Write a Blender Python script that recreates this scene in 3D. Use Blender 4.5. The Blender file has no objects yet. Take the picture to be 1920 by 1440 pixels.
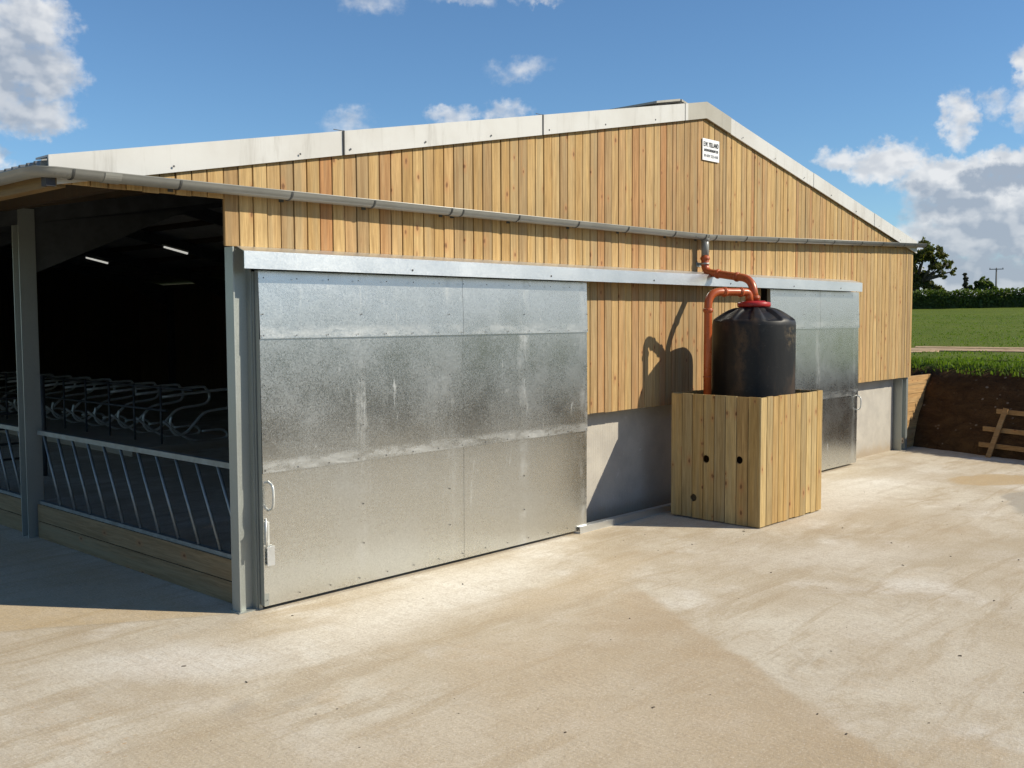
import bpy, bmesh, math, random
from mathutils import Vector, Matrix, noise as mnoise
random.seed(7)
R = math.radians
sc = bpy.context.scene
COL = sc.collection

# ------------------------------------------------------------------ mesh helpers
class MB:
    def __init__(s): s.v = []; s.f = []; s.sm = []
    def add(s, vs, fs, smooth=False):
        o = len(s.v); s.v += [tuple(v) for v in vs]
        for f in fs: s.f.append(tuple(i + o for i in f)); s.sm.append(smooth)
        return s
    def box(s, x0, x1, y0, y1, z0, z1, M=None):
        vs = [Vector((x, y, z)) for x in (x0, x1) for y in (y0, y1) for z in (z0, z1)]
        if M is not None: vs = [M @ v for v in vs]
        return s.add(vs, [(0,1,3,2),(4,6,7,5),(0,4,5,1),(2,3,7,6),(0,2,6,4),(1,5,7,3)])
    def hexa(s, p):   # 8 points: bottom 4 (ccw) then top 4
        return s.add(p, [(3,2,1,0),(4,5,6,7),(0,1,5,4),(1,2,6,5),(2,3,7,6),(3,0,4,7)])
    def prism(s, poly, y0, y1):   # polygon in xz extruded along y
        n = len(poly)
        vs = [(x, y0, z) for x, z in poly] + [(x, y1, z) for x, z in poly]
        fs = [tuple(range(n)), tuple(range(2*n-1, n-1, -1))] + [(i, i+n, (i+1) % n + n, (i+1) % n) for i in range(n)]
        return s.add(vs, fs)
    def tube(s, pts, r, n=10, caps=True, smooth=True):
        pts = [Vector(p) for p in pts]; m = len(pts)
        rs = r if isinstance(r, (list, tuple)) else [r]*m
        t0 = (pts[1]-pts[0]).normalized()
        a = t0.orthogonal().normalized(); vs = []
        for i, p in enumerate(pts):
            t = (pts[min(i+1, m-1)]-pts[max(i-1, 0)]).normalized()
            a = (a - t*a.dot(t)).normalized(); b = t.cross(a)
            for k in range(n):
                an = 2*math.pi*k/n
                vs.append(p + (a*math.cos(an)+b*math.sin(an))*rs[i])
        fs = [(i*n+k, i*n+(k+1) % n, (i+1)*n+(k+1) % n, (i+1)*n+k) for i in range(m-1) for k in range(n)]
        s.add(vs, fs, smooth)
        if caps:
            o = len(s.v)-len(vs)
            s.f.append(tuple(o+k for k in range(n-1, -1, -1))); s.sm.append(False)
            s.f.append(tuple(o+(m-1)*n+k for k in range(n))); s.sm.append(False)
        return s
    def bar(s, a, b, w, h=None):
        a = Vector(a); b = Vector(b); h = h or w; t = (b-a).normalized()
        up = Vector((0,0,1)) if abs(t.z) < .9 else Vector((1,0,0))
        l = t.cross(up).normalized(); u = l.cross(t)
        l *= w/2; u *= h/2
        return s.hexa([a-l-u, a+l-u, a+l+u, a-l+u, b-l-u, b+l-u, b+l+u, b-l+u])
    def disc(s, c, nrm, r, t=.004, n=8):
        c = Vector(c); nrm = Vector(nrm).normalized()
        return s.tube([c, c+nrm*t], r, n)
    def lathe(s, prof, c=(0,0,0), n=48, smooth=True, fn=None):
        c = Vector(c); vs = []
        for r, z in prof:
            for k in range(n):
                a = 2*math.pi*k/n
                rr, zz = fn(r, z, a) if fn else (r, z)
                vs.append(c+Vector((rr*math.cos(a), rr*math.sin(a), zz)))
        m = len(prof)
        fs = [(i*n+k, i*n+(k+1) % n, (i+1)*n+(k+1) % n, (i+1)*n+k) for i in range(m-1) for k in range(n)]
        s.add(vs, fs, smooth)
        o = len(s.v)-len(vs)
        s.f.append(tuple(o+k for k in range(n-1, -1, -1))); s.sm.append(False)
        s.f.append(tuple(o+(m-1)*n+k for k in range(n))); s.sm.append(False)
        return s
    def mesh(s, name, org=(0,0,0)):
        me = bpy.data.meshes.new(name); o = Vector(org)
        me.from_pydata([tuple(Vector(v)-o) for v in s.v], [], s.f)
        me.polygons.foreach_set('use_smooth', s.sm); me.update()
        return me

def wloc(o):
    l = Vector(o.location)
    while o.parent: o = o.parent; l += Vector(o.location)
    return l

def tag(o, label=None, cat=None, group=None, kind=None):
    if label: o['label'] = label
    if cat: o['category'] = cat
    if group: o['group'] = group
    if kind: o['kind'] = kind
    return o

def part(name, mb, mat, parent=None, org=None, label=None):
    if parent is not None: me = mb.mesh(name, wloc(parent)); loc = (0,0,0)
    else: me = mb.mesh(name, org or (0,0,0)); loc = org or (0,0,0)
    me.materials.append(mat)
    o = bpy.data.objects.new(name, me); COL.objects.link(o)
    o.location = loc
    if parent is not None: o.parent = parent
    if label: o['label'] = label
    return o

def thing(name, loc, label, cat, group=None):
    o = bpy.data.objects.new(name, None); COL.objects.link(o); o.location = loc
    o.empty_display_size = .2
    return tag(o, label, cat, group)

def copy_thing(o, loc, label=None, parent=None):
    c = o.copy(); COL.objects.link(c)
    if parent is None: c.location = loc
    else: c.parent = parent
    if label: c['label'] = label
    for ch in list(o.children):
        d = copy_thing(ch, None, None, c)
    return c

def smooth_path(pts, k=6):
    pts = [Vector(p) for p in pts]; P = [pts[0]*2-pts[1]] + pts + [pts[-1]*2-pts[-2]]; out = []
    for i in range(1, len(P)-2):
        for j in range(k):
            t = j/k; a, b, c, d = P[i-1:i+3]
            out.append(.5*((2*b)+(c-a)*t+(2*a-5*b+4*c-d)*t*t+(3*b-a-3*c+d)*t**3))
    out.append(pts[-1]); return out

def round_path(pts, rad, k=6):
    """polyline with its corners rounded off"""
    pts = [Vector(p) for p in pts]; out = [pts[0]]
    rads = rad if isinstance(rad, (list, tuple)) else [rad]*(len(pts)-2)
    for i in range(1, len(pts)-1):
        a = (pts[i-1]-pts[i]); b = (pts[i+1]-pts[i])
        r = min(rads[i-1], a.length*.49, b.length*.49)
        p0 = pts[i]+a.normalized()*r; p1 = pts[i]+b.normalized()*r
        for j in range(k+1):
            t = j/k; out.append((1-t)**2*p0+2*t*(1-t)*pts[i]+t*t*p1)
    out.append(pts[-1]); return out

# ------------------------------------------------------------------ node helpers
class NT:
    def __init__(s, tree): s.t = tree; s.n = tree.nodes; s.l = tree.links
    def node(s, typ, **kw):
        n = s.n.new(typ)
        for k, v in kw.items(): setattr(n, k, v)
        return n
    def put(s, sock, v):
        if isinstance(v, bpy.types.NodeSocket): s.l.new(v, sock)
        elif v is not None:
            if isinstance(v, (tuple, list)) and len(v) == 3 and sock.type == 'RGBA': v = (*v, 1)
            sock.default_value = v
    def math(s, op, a, b=None, c=None, clamp=False):
        n = s.node('ShaderNodeMath', operation=op, use_clamp=clamp)
        s.put(n.inputs[0], a)
        if b is not None: s.put(n.inputs[1], b)
        if c is not None: s.put(n.inputs[2], c)
        return n.outputs[0]
    def add(s, a, b): return s.math('ADD', a, b)
    def sub(s, a, b): return s.math('SUBTRACT', a, b)
    def mul(s, a, b): return s.math('MULTIPLY', a, b)
    def mx(s, a, b): return s.math('MAXIMUM', a, b)
    def vmap(s, vec, scale=(1,1,1), loc=(0,0,0), rot=(0,0,0)):
        n = s.node('ShaderNodeMapping'); s.put(n.inputs[0], vec)
        n.inputs['Location'].default_value = loc; n.inputs['Rotation'].default_value = rot
        n.inputs['Scale'].default_value = scale
        return n.outputs[0]
    def vadd(s, a, b):
        n = s.node('ShaderNodeVectorMath', operation='ADD'); s.put(n.inputs[0], a); s.put(n.inputs[1], b); return n.outputs[0]
    def noise(s, vec, scale, detail=4, rough=.55, dist=0, out='Fac'):
        n = s.node('ShaderNodeTexNoise'); s.put(n.inputs['Vector'], vec)
        n.inputs['Scale'].default_value = scale; n.inputs['Detail'].default_value = detail
        n.inputs['Roughness'].default_value = rough; n.inputs['Distortion'].default_value = dist
        return n.outputs[out]
    def voro(s, vec, scale, feature='F1', out='Distance', rnd=1):
        n = s.node('ShaderNodeTexVoronoi', feature=feature); s.put(n.inputs['Vector'], vec)
        n.inputs['Scale'].default_value = scale; n.inputs['Randomness'].default_value = rnd
        return n.outputs[out]
    def step(s, v, a, b, lo=0., hi=1.):
        n = s.node('ShaderNodeMapRange', interpolation_type='SMOOTHSTEP'); s.put(n.inputs[0], v)
        n.inputs[1].default_value = a; n.inputs[2].default_value = b
        n.inputs[3].default_value = lo; n.inputs[4].default_value = hi
        return n.outputs[0]
    def lin(s, v, a, b, lo, hi):
        n = s.node('ShaderNodeMapRange'); s.put(n.inputs[0], v)
        n.inputs[1].default_value = a; n.inputs[2].default_value = b
        n.inputs[3].default_value = lo; n.inputs[4].default_value = hi
        return n.outputs[0]
    def mix(s, f, a, b, mode='MIX'):
        n = s.node('ShaderNodeMix', data_type='RGBA', blend_type=mode); n.clamp_factor = True
        s.put(n.inputs[0], f); s.put(n.inputs[6], a); s.put(n.inputs[7], b); return n.outputs[2]
    def ramp(s, f, stops, interp='LINEAR'):
        n = s.node('ShaderNodeValToRGB'); s.put(n.inputs[0], f); r = n.color_ramp; r.interpolation = interp
        while len(r.elements) < len(stops): r.elements.new(.5)
        for e, (p, c) in zip(r.elements, stops): e.position = p; e.color = (*c, 1)
        return n.outputs[0]
    def sep(s, v):
        n = s.node('ShaderNodeSeparateXYZ'); s.put(n.inputs[0], v); return n.outputs
    def comb(s, x, y, z):
        n = s.node('ShaderNodeCombineXYZ')
        for i, v in enumerate((x, y, z)): s.put(n.inputs[i], v)
        return n.outputs[0]
    def bump(s, h, strength, dist, normal=None):
        n = s.node('ShaderNodeBump'); s.put(n.inputs['Height'], h)
        n.inputs['Strength'].default_value = strength; n.inputs['Distance'].default_value = dist
        if normal is not None: s.put(n.inputs['Normal'], normal)
        return n.outputs[0]
    def obj(s): return s.node('ShaderNodeTexCoord').outputs['Object']
    def island(s): return s.node('ShaderNodeNewGeometry').outputs['Random Per Island']

def mat(name):
    m = bpy.data.materials.new(name); m.use_nodes = True; t = NT(m.node_tree)
    b = m.node_tree.nodes['Principled BSDF']; t.b = b
    return m, t
def setb(t, color=None, rough=None, metal=None, normal=None, spec=None):
    b = t.b
    if color is not None: t.put(b.inputs['Base Color'], color)
    if rough is not None: t.put(b.inputs['Roughness'], rough)
    if metal is not None: t.put(b.inputs['Metallic'], metal)
    if normal is not None: t.put(b.inputs['Normal'], normal)
    if spec is not None: t.put(b.inputs['Specular IOR Level'], spec)

def simple(name, col, rough=.6, metal=0., var=.12, scale=6., bump=.15, bscale=40, spec=.5):
    m, t = mat(name); o = t.obj()
    n = t.noise(o, scale, 5, .6)
    dark = tuple(c*(1-var*2) for c in col); lite = tuple(min(1, c*(1+var)) for c in col)
    c = t.mix(t.step(n, .3, .7), dark, lite)
    setb(t, c, t.lin(n, .3, .7, max(.05, rough-.07), min(1, rough+.07)), metal, t.bump(t.noise(o, bscale, 3), bump, .003), spec)
    return m

def wood(name, stops, horiz=None, dark=1., wear=.35, knots=1.):
    """pressure treated softwood: colour by board, grain along the board, knots"""
    m, t = mat(name); o = t.obj(); r = t.island()
    off = t.comb(t.mul(r, 37.), t.mul(r, 91.), t.mul(r, 53.))
    v = t.vadd(o, off)
    gs = {None: (22, 22, 1.1), 'x': (1.1, 22, 22), 'y': (22, 1.1, 22)}[horiz]
    ks = {None: (5.2, 5.2, 1.25), 'x': (1.25, 5.2, 5.2), 'y': (5.2, 1.25, 5.2)}[horiz]
    base = t.ramp(r, stops)
    g = t.noise(t.vmap(v, gs), 1.6, 6, .65, .5)
    g2 = t.noise(t.vmap(v, gs), 6., 3, .6, .3)
    blot = t.noise(t.vmap(v, tuple(a*.12 for a in gs)), 3.2, 3, .6)
    c = t.mix(t.step(g, .3, .72), t.mix(1., base, (.66, .60, .50), 'MULTIPLY'), t.mix(1., base, (1.1, 1.08, 1.04), 'MULTIPLY'))
    c = t.mix(t.mul(t.step(g2, .50, .72), .45), c, t.mix(1., base, (.6, .52, .42), 'MULTIPLY'))
    c = t.mix(t.mul(t.step(blot, .42, .72), wear), c, (.31*dark, .265*dark, .16*dark))
    stn = t.noise(t.vmap(v, tuple(a*.3 for a in gs), (5, 5, 5)), 1.6, 4, .7, .8)
    c = t.mix(t.mul(t.step(stn, .60, .72), .4), c, (.42*dark, .22*dark, .08*dark))
    so_ = t.sep(v)
    kv = {None: (t.add(so_[0], so_[1]), so_[2]), 'x': (t.add(so_[1], so_[2]), so_[0]), 'y': (t.add(so_[0], so_[2]), so_[1])}[horiz]
    kv = t.comb(t.mul(kv[0], 6.3), t.mul(kv[1], 3.3), 0)
    def v2(out):
        n = t.node('ShaderNodeTexVoronoi', voronoi_dimensions='2D'); t.put(n.inputs['Vector'], kv); n.inputs['Scale'].default_value = 1.; return n.outputs[out]
    kd = v2('Distance'); sel = t.step(t.sep(v2('Color'))[0], .80, .81)
    kd = t.math('DIVIDE', kd, t.lin(t.sep(v2('Color'))[1], 0, 1, .55, 1.25))
    kw = t.add(kd, t.mul(t.sub(t.noise(v, 22, 3), .5), .10))
    core = t.mul(t.mul(t.step(kw, .12, .04), sel), .8*knots)
    halo = t.mul(t.mul(t.step(kw, .36, .06), sel), .5*knots)
    c = t.mix(halo, c, (.40*dark, .19*dark, .075*dark))
    c = t.mix(core, c, (.13*dark, .055*dark, .022*dark))
    h = t.add(t.mul(g, .6), t.mul(g2, .4))
    setb(t, c, t.lin(g, .3, .7, .62, .8), 0., t.bump(h, .35, .003), .3)
    return m

YEL = [(0., (.52, .365, .165)), (.12, (.43, .29, .12)), (.24, (.58, .43, .215)), (.36, (.35, .24, .115)), (.48, (.52, .37, .175)),
       (.58, (.47, .335, .17)), (.68, (.40, .215, .09)), (.78, (.57, .42, .21)), (.88, (.33, .235, .125)), (1., (.54, .39, .18))]
BOX = [(0., (.50, .36, .155)), (.3, (.42, .275, .10)), (.55, (.54, .41, .20)), (.8, (.36, .27, .135)), (1., (.48, .31, .12))]
GRY = [(0., (.27, .20, .11)), (.4, (.20, .155, .09)), (.7, (.30, .22, .12)), (1., (.18, .145, .09))]
M = {}
YEL = [(p, (r*.92+.035, g*.90+.016, b*.80+.016)) for p, (r, g, b) in YEL]
M['clad'] = wood('cladding_timber', YEL)
M['box'] = wood('box_timber', BOX, wear=.45)
M['barrierwood'] = wood('board_timber', GRY, 'y', .8, .6)
M['sleeper'] = wood('retaining_timber', [(0., (.55, .36, .17)), (.5, (.47, .28, .12)), (1., (.6, .42, .2))], 'x')
M['plank'] = wood('plank_timber', [(0., (.68, .52, .36)), (.5, (.6, .44, .29)), (1., (.7, .55, .38))], 'y', wear=.1)
M['hurdle'] = wood('hurdle_timber', [(0., (.5, .33, .13)), (.5, (.36, .21, .09)), (1., (.45, .3, .12))], 'y')
M['fasciawood'] = wood('fascia_timber', [(0., (.19, .125, .05)), (1., (.22, .15, .065))], 'y', dark=.5)
M['inwood'] = wood('inner_timber', [(0., (.08, .055, .03)), (.5, (.06, .042, .025)), (1., (.09, .06, .032))], dark=.2, knots=0)  # timber colour pulled down to carry the shade inside and behind the cladding gaps

def galv(name, col=(.60, .63, .64), rough=.36, spangle=.3, scuff=1., door=None, metal=1.):
    m, t = mat(name); o = t.obj()
    vo = t.voro(o, 150., out='Color'); sp = t.sep(vo)[0]
    vo2 = t.voro(o, 70., out='Color'); sp2 = t.sep(vo2)[1]
    s = t.add(t.mul(sp, .6), t.mul(sp2, .4))
    lo = tuple(c*(1-spangle) for c in col); hi = tuple(min(1, c*(1+spangle*.5)) for c in col)
    c = t.mix(s, lo, hi)
    big = t.noise(o, .9, 4, .6); fine = t.noise(o, 14, 5, .65)
    rg = t.add(t.lin(big, .3, .7, rough-.06, rough+.06), t.mul(t.sub(s, .5), .10))
    ox = t.sep(o)
    # dusty, dull scuffs: long vertical rubs and small smears
    v1 = t.noise(t.vmap(o, (9, 9, 1.3)), 1., 6, .7, .6)
    v2 = t.noise(t.vmap(o, (4, 4, 2.2)), 1.7, 6, .72, 1.4)
    mk = t.mul(t.step(v1, .63, .74), .55)
    mk = t.mx(mk, t.mul(t.step(v2, .66, .76), .5))
    if door:
        lines, seams = door
        near = None
        wob = t.mul(t.sub(t.noise(t.vmap(o, (1, 1, 3)), 1.5, 3), .5), .09)
        for L, w in lines:
            d = t.math('ABSOLUTE', t.add(t.sub(ox[0], L), wob))
            k = t.mul(t.step(d, .13, .0), w); near = k if near is None else t.mx(near, k)
        str1 = t.mul(t.mul(near, t.step(t.noise(t.vmap(o, (6, 6, .9)), 1.4, 5, .75, .4), .40, .68)), t.step(t.noise(t.vmap(o, (.8, 1, 1.7), (3, 0, 1)), 1.3, 3, .6), .38, .62, .12, 1.))
        mk = t.mx(mk, t.mul(str1, .5))
        sn = None
        for Z in seams:
            d = t.sub(ox[2], Z); k = t.mul(t.step(d, .11, .03), t.step(d, -.035, -.02))
            sn = k if sn is None else t.mx(sn, k)
        str2 = t.mul(t.mul(sn, t.step(t.noise(t.vmap(o, (1.4, 1, 5)), 2.2, 5, .7, .5), .34, .66)), t.add(t.step(t.noise(t.vmap(o, (1, 1, .2)), .9, 3, .6), .35, .65, .25, .85), t.step(ox[2], 2., 1.6, 0., .15)))
        # hand marks and smears, thicker towards the far end of the leaf
        hm = t.mul(t.step(t.noise(t.vmap(o, (2.2, 2, 1.6), (7, 0, 2)), 2.6, 7, .78, 2.2), .60, .70), t.step(t.noise(t.vmap(o, (1, 1, 1), (1, 5, 2)), .9, 2, .5), .42, .6))
        mk = t.mx(mk, t.mul(hm, t.lin(ox[0], .5, 4.6, .15, .7)))
        mk = t.mx(mk, t.mul(str2, .5))
    mk = t.mul(mk, scuff)
    mk = t.mul(mk, t.lin(fine, .25, .6, .5, 1.))
    c = t.mix(mk, c, (.62, .63, .62))
    rg = t.add(rg, t.mul(mk, .2))
    setb(t, c, rg, t.mul(t.sub(1., t.mul(mk, .75)), metal), t.bump(big, .18, .02))
    return m
M['door'] = galv('galvanised_door_sheet', (.68, .70, .685), .29, .15, .92,
                 ([(1.14, 1.), (2.34, .75), (3.55, 1.1), (4.68, .8), (11.05, .9), (12.5, .6), (9.7, .5)], [1.315, 2.56]))
M['galv'] = galv('galvanised_trim', (.74, .77, .79), .42, .05, .4)
M['steel'] = galv('galvanised_steel', (.36, .385, .365), .45, .08, .3, metal=.6)
M['insteel'] = simple('inner_steel', (.075, .082, .088), .55, .4)  # darkened copy of the steel, interior shade put into its colour
M['tube'] = simple('galvanised_tube', (.52, .56, .58), .28, 1., .06, 10)
M['cubtube'] = simple('cubicle_tube', (.62, .63, .60), .35, .35, .06, 10)
M['rail'] = simple('galvanised_barrier', (.24, .275, .285), .45, .6, .1, 10)
M['pvc'] = simple('grey_pvc', (.235, .235, .215), .34, 0, .05, 3, .03)
M['strap'] = simple('dark_strap', (.06, .062, .06), .5)
M['orange'] = simple('terracotta_pvc', (.40, .085, .022), .30, 0, .07, 5, .04)
M['red'] = simple('red_plastic', (.38, .02, .016), .38, 0, .05, 8, .05)
M['white'] = simple('white_plate', (.82, .82, .82), .4, 0, .02, 3, .02)
M['black'] = simple('black_ink', (.02, .02, .025), .6)
M['grey_ink'] = simple('grey_ink', (.25, .26, .28), .6)
M['lampbody'] = simple('lamp_housing', (.5, .5, .48), .5)
m, t = mat('lamp_tube'); setb(t, (.9, .9, .85), .4); t.b.inputs['Emission Color'].default_value = (1, .98, .9, 1)
t.b.inputs['Emission Strength'].default_value = .38; M['lamp'] = m
M['screw'] = simple('screw_head', (.07, .07, .075), .6, .3)
M['dark'] = simple('dark_tube_end', (.03, .03, .035), .7)

# fibre cement verge
def fibre(name, col, dirt):
    m, t = mat(name); o = t.obj(); sx = t.sep(o)
    n = t.noise(o, 1.3, 5, .6); st = t.noise(t.vmap(o, (7, 7, .8)), 1.2, 5, .7, .3); f = t.noise(o, 60, 3)
    c = t.mix(t.mul(t.step(n, .4, .7), .5), col, dirt)
    c = t.mix(t.mul(t.step(st, .52, .75), .6), c, tuple(a*.8 for a in dirt))
    setb(t, c, .75, 0, t.bump(f, .2, .002), .3); return m
M['verge'] = fibre('fibre_cement_verge', (.56, .56, .545), (.46, .445, .415))
M['ridge'] = fibre('fibre_cement_ridge', (.40, .385, .34), (.31, .29, .25))
M['roof'] = fibre('fibre_cement_roof', (.30, .30, .29), (.2, .2, .19))

# precast concrete panel
m, t = mat('precast_concrete'); o = t.obj(); sx = t.sep(o)
rib = t.math('SINE', t.mul(sx[0], 165.)); n = t.noise(o, 2.5, 5, .6); f = t.noise(o, 55, 4, .7)
pit = t.step(t.voro(t.vmap(o, (1, 1, .5)), 34.), .16, .06)
c = t.mix(t.step(n, .3, .7), (.47, .44, .385), (.38, .355, .315)); c = t.mix(t.mul(t.step(f, .5, .8), .35), c, (.3, .28, .25))
c = t.mix(t.mul(t.step(t.noise(o, 3.3, 4, .7, 1), .62, .70), .45), c, (.58, .56, .52))
c = t.mix(t.mul(pit, .5), c, (.22, .2, .17))
c = t.mix(t.mul(t.step(t.add(sx[2], t.mul(t.sub(t.noise(o, 5, 5, .7), .5), .35)), .26, .02), .65), c, (.30, .225, .14))
setb(t, c, .85, 0, t.bump(t.add(t.mul(rib, .25), t.sub(f, pit)), .5, .004), .3); M['conc'] = m

# black tank plastic, dusty and scratched
m, t = mat('black_plastic'); o = t.obj()
n = t.noise(t.vmap(o, (2.2, 2.2, .7)), 1.3, 5, .65, .4); sc1 = t.noise(t.vmap(o, (3, 3, 30)), 2.0, 3, .8, 1.5); so_ = t.sep(o)
uu = t.add(t.mul(so_[0], .68), t.mul(so_[1], -.733))
c = t.mix(t.step(n, .50, .70, 0, .6), (.006, .006, .0065), (.075, .045, .024))
wob = t.mul(t.sub(t.noise(t.vmap(o, (1, 1, .6)), 3.2, 5, .7), .5), .34)
sk = t.mul(t.step(t.math('ABSOLUTE', t.add(t.add(uu, .27), wob)), .10, .0), t.step(so_[2], 2.66, 2.5))
c = t.mix(t.mul(t.mul(sk, t.step(t.noise(o, 6, 6, .75), .36, .62)), .85), c, (.085, .048, .022))
pt = t.mul(t.step(t.math('ABSOLUTE', t.add(t.sub(uu, .42), wob)), .16, .02), t.step(t.math('ABSOLUTE', t.sub(so_[2], 2.45)), .22, .04))
c = t.mix(t.mul(t.mul(pt, t.step(t.noise(o, 14, 6, .8), .45, .62)), .6), c, (.15, .11, .06))
c = t.mix(t.mul(t.step(sc1, .66, .72), .3), c, (.22, .21, .2))
c = t.mix(t.mul(t.step(t.noise(o, 7, 5, .7), .55, .75), .28), c, (.045, .045, .042))
setb(t, c, t.lin(n, .3, .7, .44, .6), 0, t.bump(t.noise(o, 9, 4), .12, .01), .38); M['tank'] = m

# ------------------------------------------------------------------ ground materials
def yard_material():
    m, t = mat('brushed_concrete'); o = t.obj(); s = t.sep(o)
    w1 = t.noise(o, .45, 5, .6, out='Color'); wv = t.node('ShaderNodeVectorMath', operation='SCALE')
    t.put(wv.inputs[0], w1); wv.inputs[3].default_value = .9
    ow = t.vadd(o, t.vadd(wv.outputs[0], (-.45, -.45, -.45)))
    big = t.noise(o, .35, 5, .6, .3); mid = t.noise(o, 1.7, 6, .65, .6); fin = t.noise(o, 22, 5, .7)
    grn = t.noise(o, 110, 3, .7); agg = t.voro(o, 75.)
    c = t.mix(t.step(big, .34, .66), (.61, .56, .46), (.47, .395, .285))
    c = t.mix(t.mul(t.step(mid, .42, .74), .45), c, (.44, .365, .27))
    c = t.mix(t.mul(t.step(t.noise(o, .8, 4, .6, .2), .52, .70), .55), c, (.74, .71, .645))
    c = t.mix(t.mul(t.step(t.noise(t.vmap(o, (1, 1, 1), (9, 4, 0)), 1.1, 5, .65), .56, .72), .35), c, (.50, .36, .21))
    c = t.mix(t.mul(t.step(t.noise(t.vmap(o, (1, 1.5, 1), (4, 2, 0), (0, 0, .6)), .75, 6, .7, .8), .50, .66), .5), c, (.40, .32, .215))
    c = t.mix(t.mul(t.step(t.noise(t.vmap(o, (1, 1, 1), (14, 7, 0)), 2.6, 6, .75, .9), .57, .70), .45), c, (.36, .285, .20))
    stk = t.noise(t.vmap(o, (.55, 3.2, 1), (3, 1, 0), (0, 0, R(-58))), 1.0, 6, .68, .5)
    c = t.mix(t.mul(t.step(stk, .48, .64), .6), c, (.385, .30, .19))
    stk2 = t.noise(t.vmap(o, (.7, 5., 1), (1, 9, 0), (0, 0, R(-12))), 1.0, 6, .72, .5)
    c = t.mix(t.mul(t.step(stk2, .55, .70), .30), c, (.37, .325, .26))
    def stain(cx, cy, rx, ry, rot, st, col, soft=.5):
        nonlocal c
        dx = t.sub(t.sep(ow)[0], cx); dy = t.sub(t.sep(ow)[1], cy)
        ca, sa = math.cos(rot), math.sin(rot)
        u = t.math('DIVIDE', t.add(t.mul(dx, ca), t.mul(dy, sa)), rx)
        v = t.math('DIVIDE', t.add(t.mul(dx, -sa), t.mul(dy, ca)), ry)
        d = t.math('SQRT', t.add(t.mul(u, u), t.mul(v, v)))
        k = t.mul(t.step(t.add(d, t.mul(t.sub(mid, .5), .5)), 1., 1.-soft), st)
        c = t.mix(k, c, col)
    a = math.atan2(.85, .53)
    sw = t.sep(ow); sd = t.add(t.mul(t.sub(s[0], 3.1), .845), t.mul(t.add(s[1], 2.24), -.534))   # long damp band with one crisp edge
    sd = t.add(sd, t.mul(t.sub(mid, .5), .28))
    band = t.mul(t.mul(t.step(sd, .06, -.08), t.step(sd, -2.6, -.1)), t.step(s[1], -1.6, -3.1))
    c = t.mix(t.mul(band, t.lin(t.noise(o, 1.3, 5, .7), .3, .7, .45, 1.)), c, (.41, .31, .195))
    stain(.3, -3.3, 1.3, .9, a, .4, (.45, .345, .22), .6)
    stain(-.4, -4.3, 2.6, 1.1, -.6, .5, (.47, .37, .245), .7)
    stain(2.6, -5.2, 1.6, .5, .9, .35, (.46, .38, .27), .7)
    stain(2.6, -1.9, 1.9, .5, .1, .45, (.53, .42, .28), .6)
    stain(12.4, -2.9, .9, .55, -.4, .8, (.45, .32, .16), .25)      # orange patch by the bank
    stain(10.6, -3.9, 1.2, .22, .2, .6, (.25, .24, .215), .4)
    stain(7.0, -4.4, 1.8, .6, -.5, .6, (.41, .34, .235), .35)
    stain(9.2, -3.4, 1.0, .4, -.2, .45, (.42, .35, .25), .5)
    stain(-1.45, -2.15, .25, .12, .3, .5, (.33, .29, .235), .8)
    stain(-1.1, -2.35, .2, .1, .2, .35, (.34, .30, .24), .8)
    stain(-2.4, -3.0, 1.6, .9, .8, .45, (.43, .34, .22), .6)
    # a light pale zone in front of the corner
    stain(1.6, -1.2, 3.2, .8, .2, .65, (.78, .74, .655), .8)
    stain(9.5, -1.6, 4.5, 1.1, .0, .5, (.76, .73, .66), .8)
    stain(5.6, -3.3, 2.2, .8, -.5, .35, (.72, .68, .60), .8)
    stain(-1.2, -1.1, 1.3, .7, -.6, .55, (.73, .71, .66), .8)
    # casting edge left of the corner: warmer slab on the far side
    edge = t.add(t.sub(s[1], -.21), t.mul(t.add(s[0], .31), .625))
    edge = t.add(edge, t.mul(t.sub(mid, .5), .10))
    lft = t.step(s[0], -.1, -.5)
    c = t.mix(t.mul(t.mul(t.step(edge, -.01, .05), lft), .55), c, (.50, .37, .20))
    c = t.mix(t.mul(t.mul(t.step(t.math('ABSOLUTE', edge), .05, .0), lft), .35), c, (.3, .24, .16))
    # rusty specks low on the left
    sp = t.mul(t.step(t.voro(t.vmap(o, (1, 2.2, 1)), 9.), .20, .1), t.step(t.math('ABSOLUTE', t.add(s[0], 2.35)), .3, .1))
    c = t.mix(t.mul(sp, t.step(t.noise(o, 3, 3), .45, .6, 0, .6)), c, (.48, .26, .08))
    c = t.mix(t.mul(t.step(t.noise(o, 7, 6, .75, .5), .45, .7), .30), c, (.38, .31, .22))
    c = t.mix(t.mul(t.step(fin, .42, .72), .38), c, (.34, .27, .19))
    c = t.mix(t.mul(t.step(grn, .55, .72), .5), c, (.24, .19, .13))
    c = t.mix(t.mul(t.step(agg, .16, .08), .35), c, (.66, .58, .46))
    # broom and tyre marks
    br = t.noise(t.vmap(o, (26, 1.4, 1), rot=(0, 0, R(-24))), 1., 4, .6, .2)
    tr = t.mul(t.math('SINE', t.mul(t.add(t.mul(s[0], .88), t.mul(s[1], -.47)), 58.)), t.mul(t.step(t.noise(o, .55, 2), .50, .62), t.step(s[1], -2.2, -3.6)))
    spk = t.noise(o, 48, 4, .8)
    c = t.mix(t.mul(t.step(spk, .52, .66), .55), c, (.30, .235, .16))
    c = t.mix(t.mul(t.step(spk, .46, .34), .35), c, (.76, .72, .64))
    c = t.mix(t.mul(t.step(br, .5, .75), .25), c, (.40, .33, .24))
    c = t.mix(t.mul(t.step(tr, .2, 1.), .05), c, (.35, .29, .21))
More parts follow.
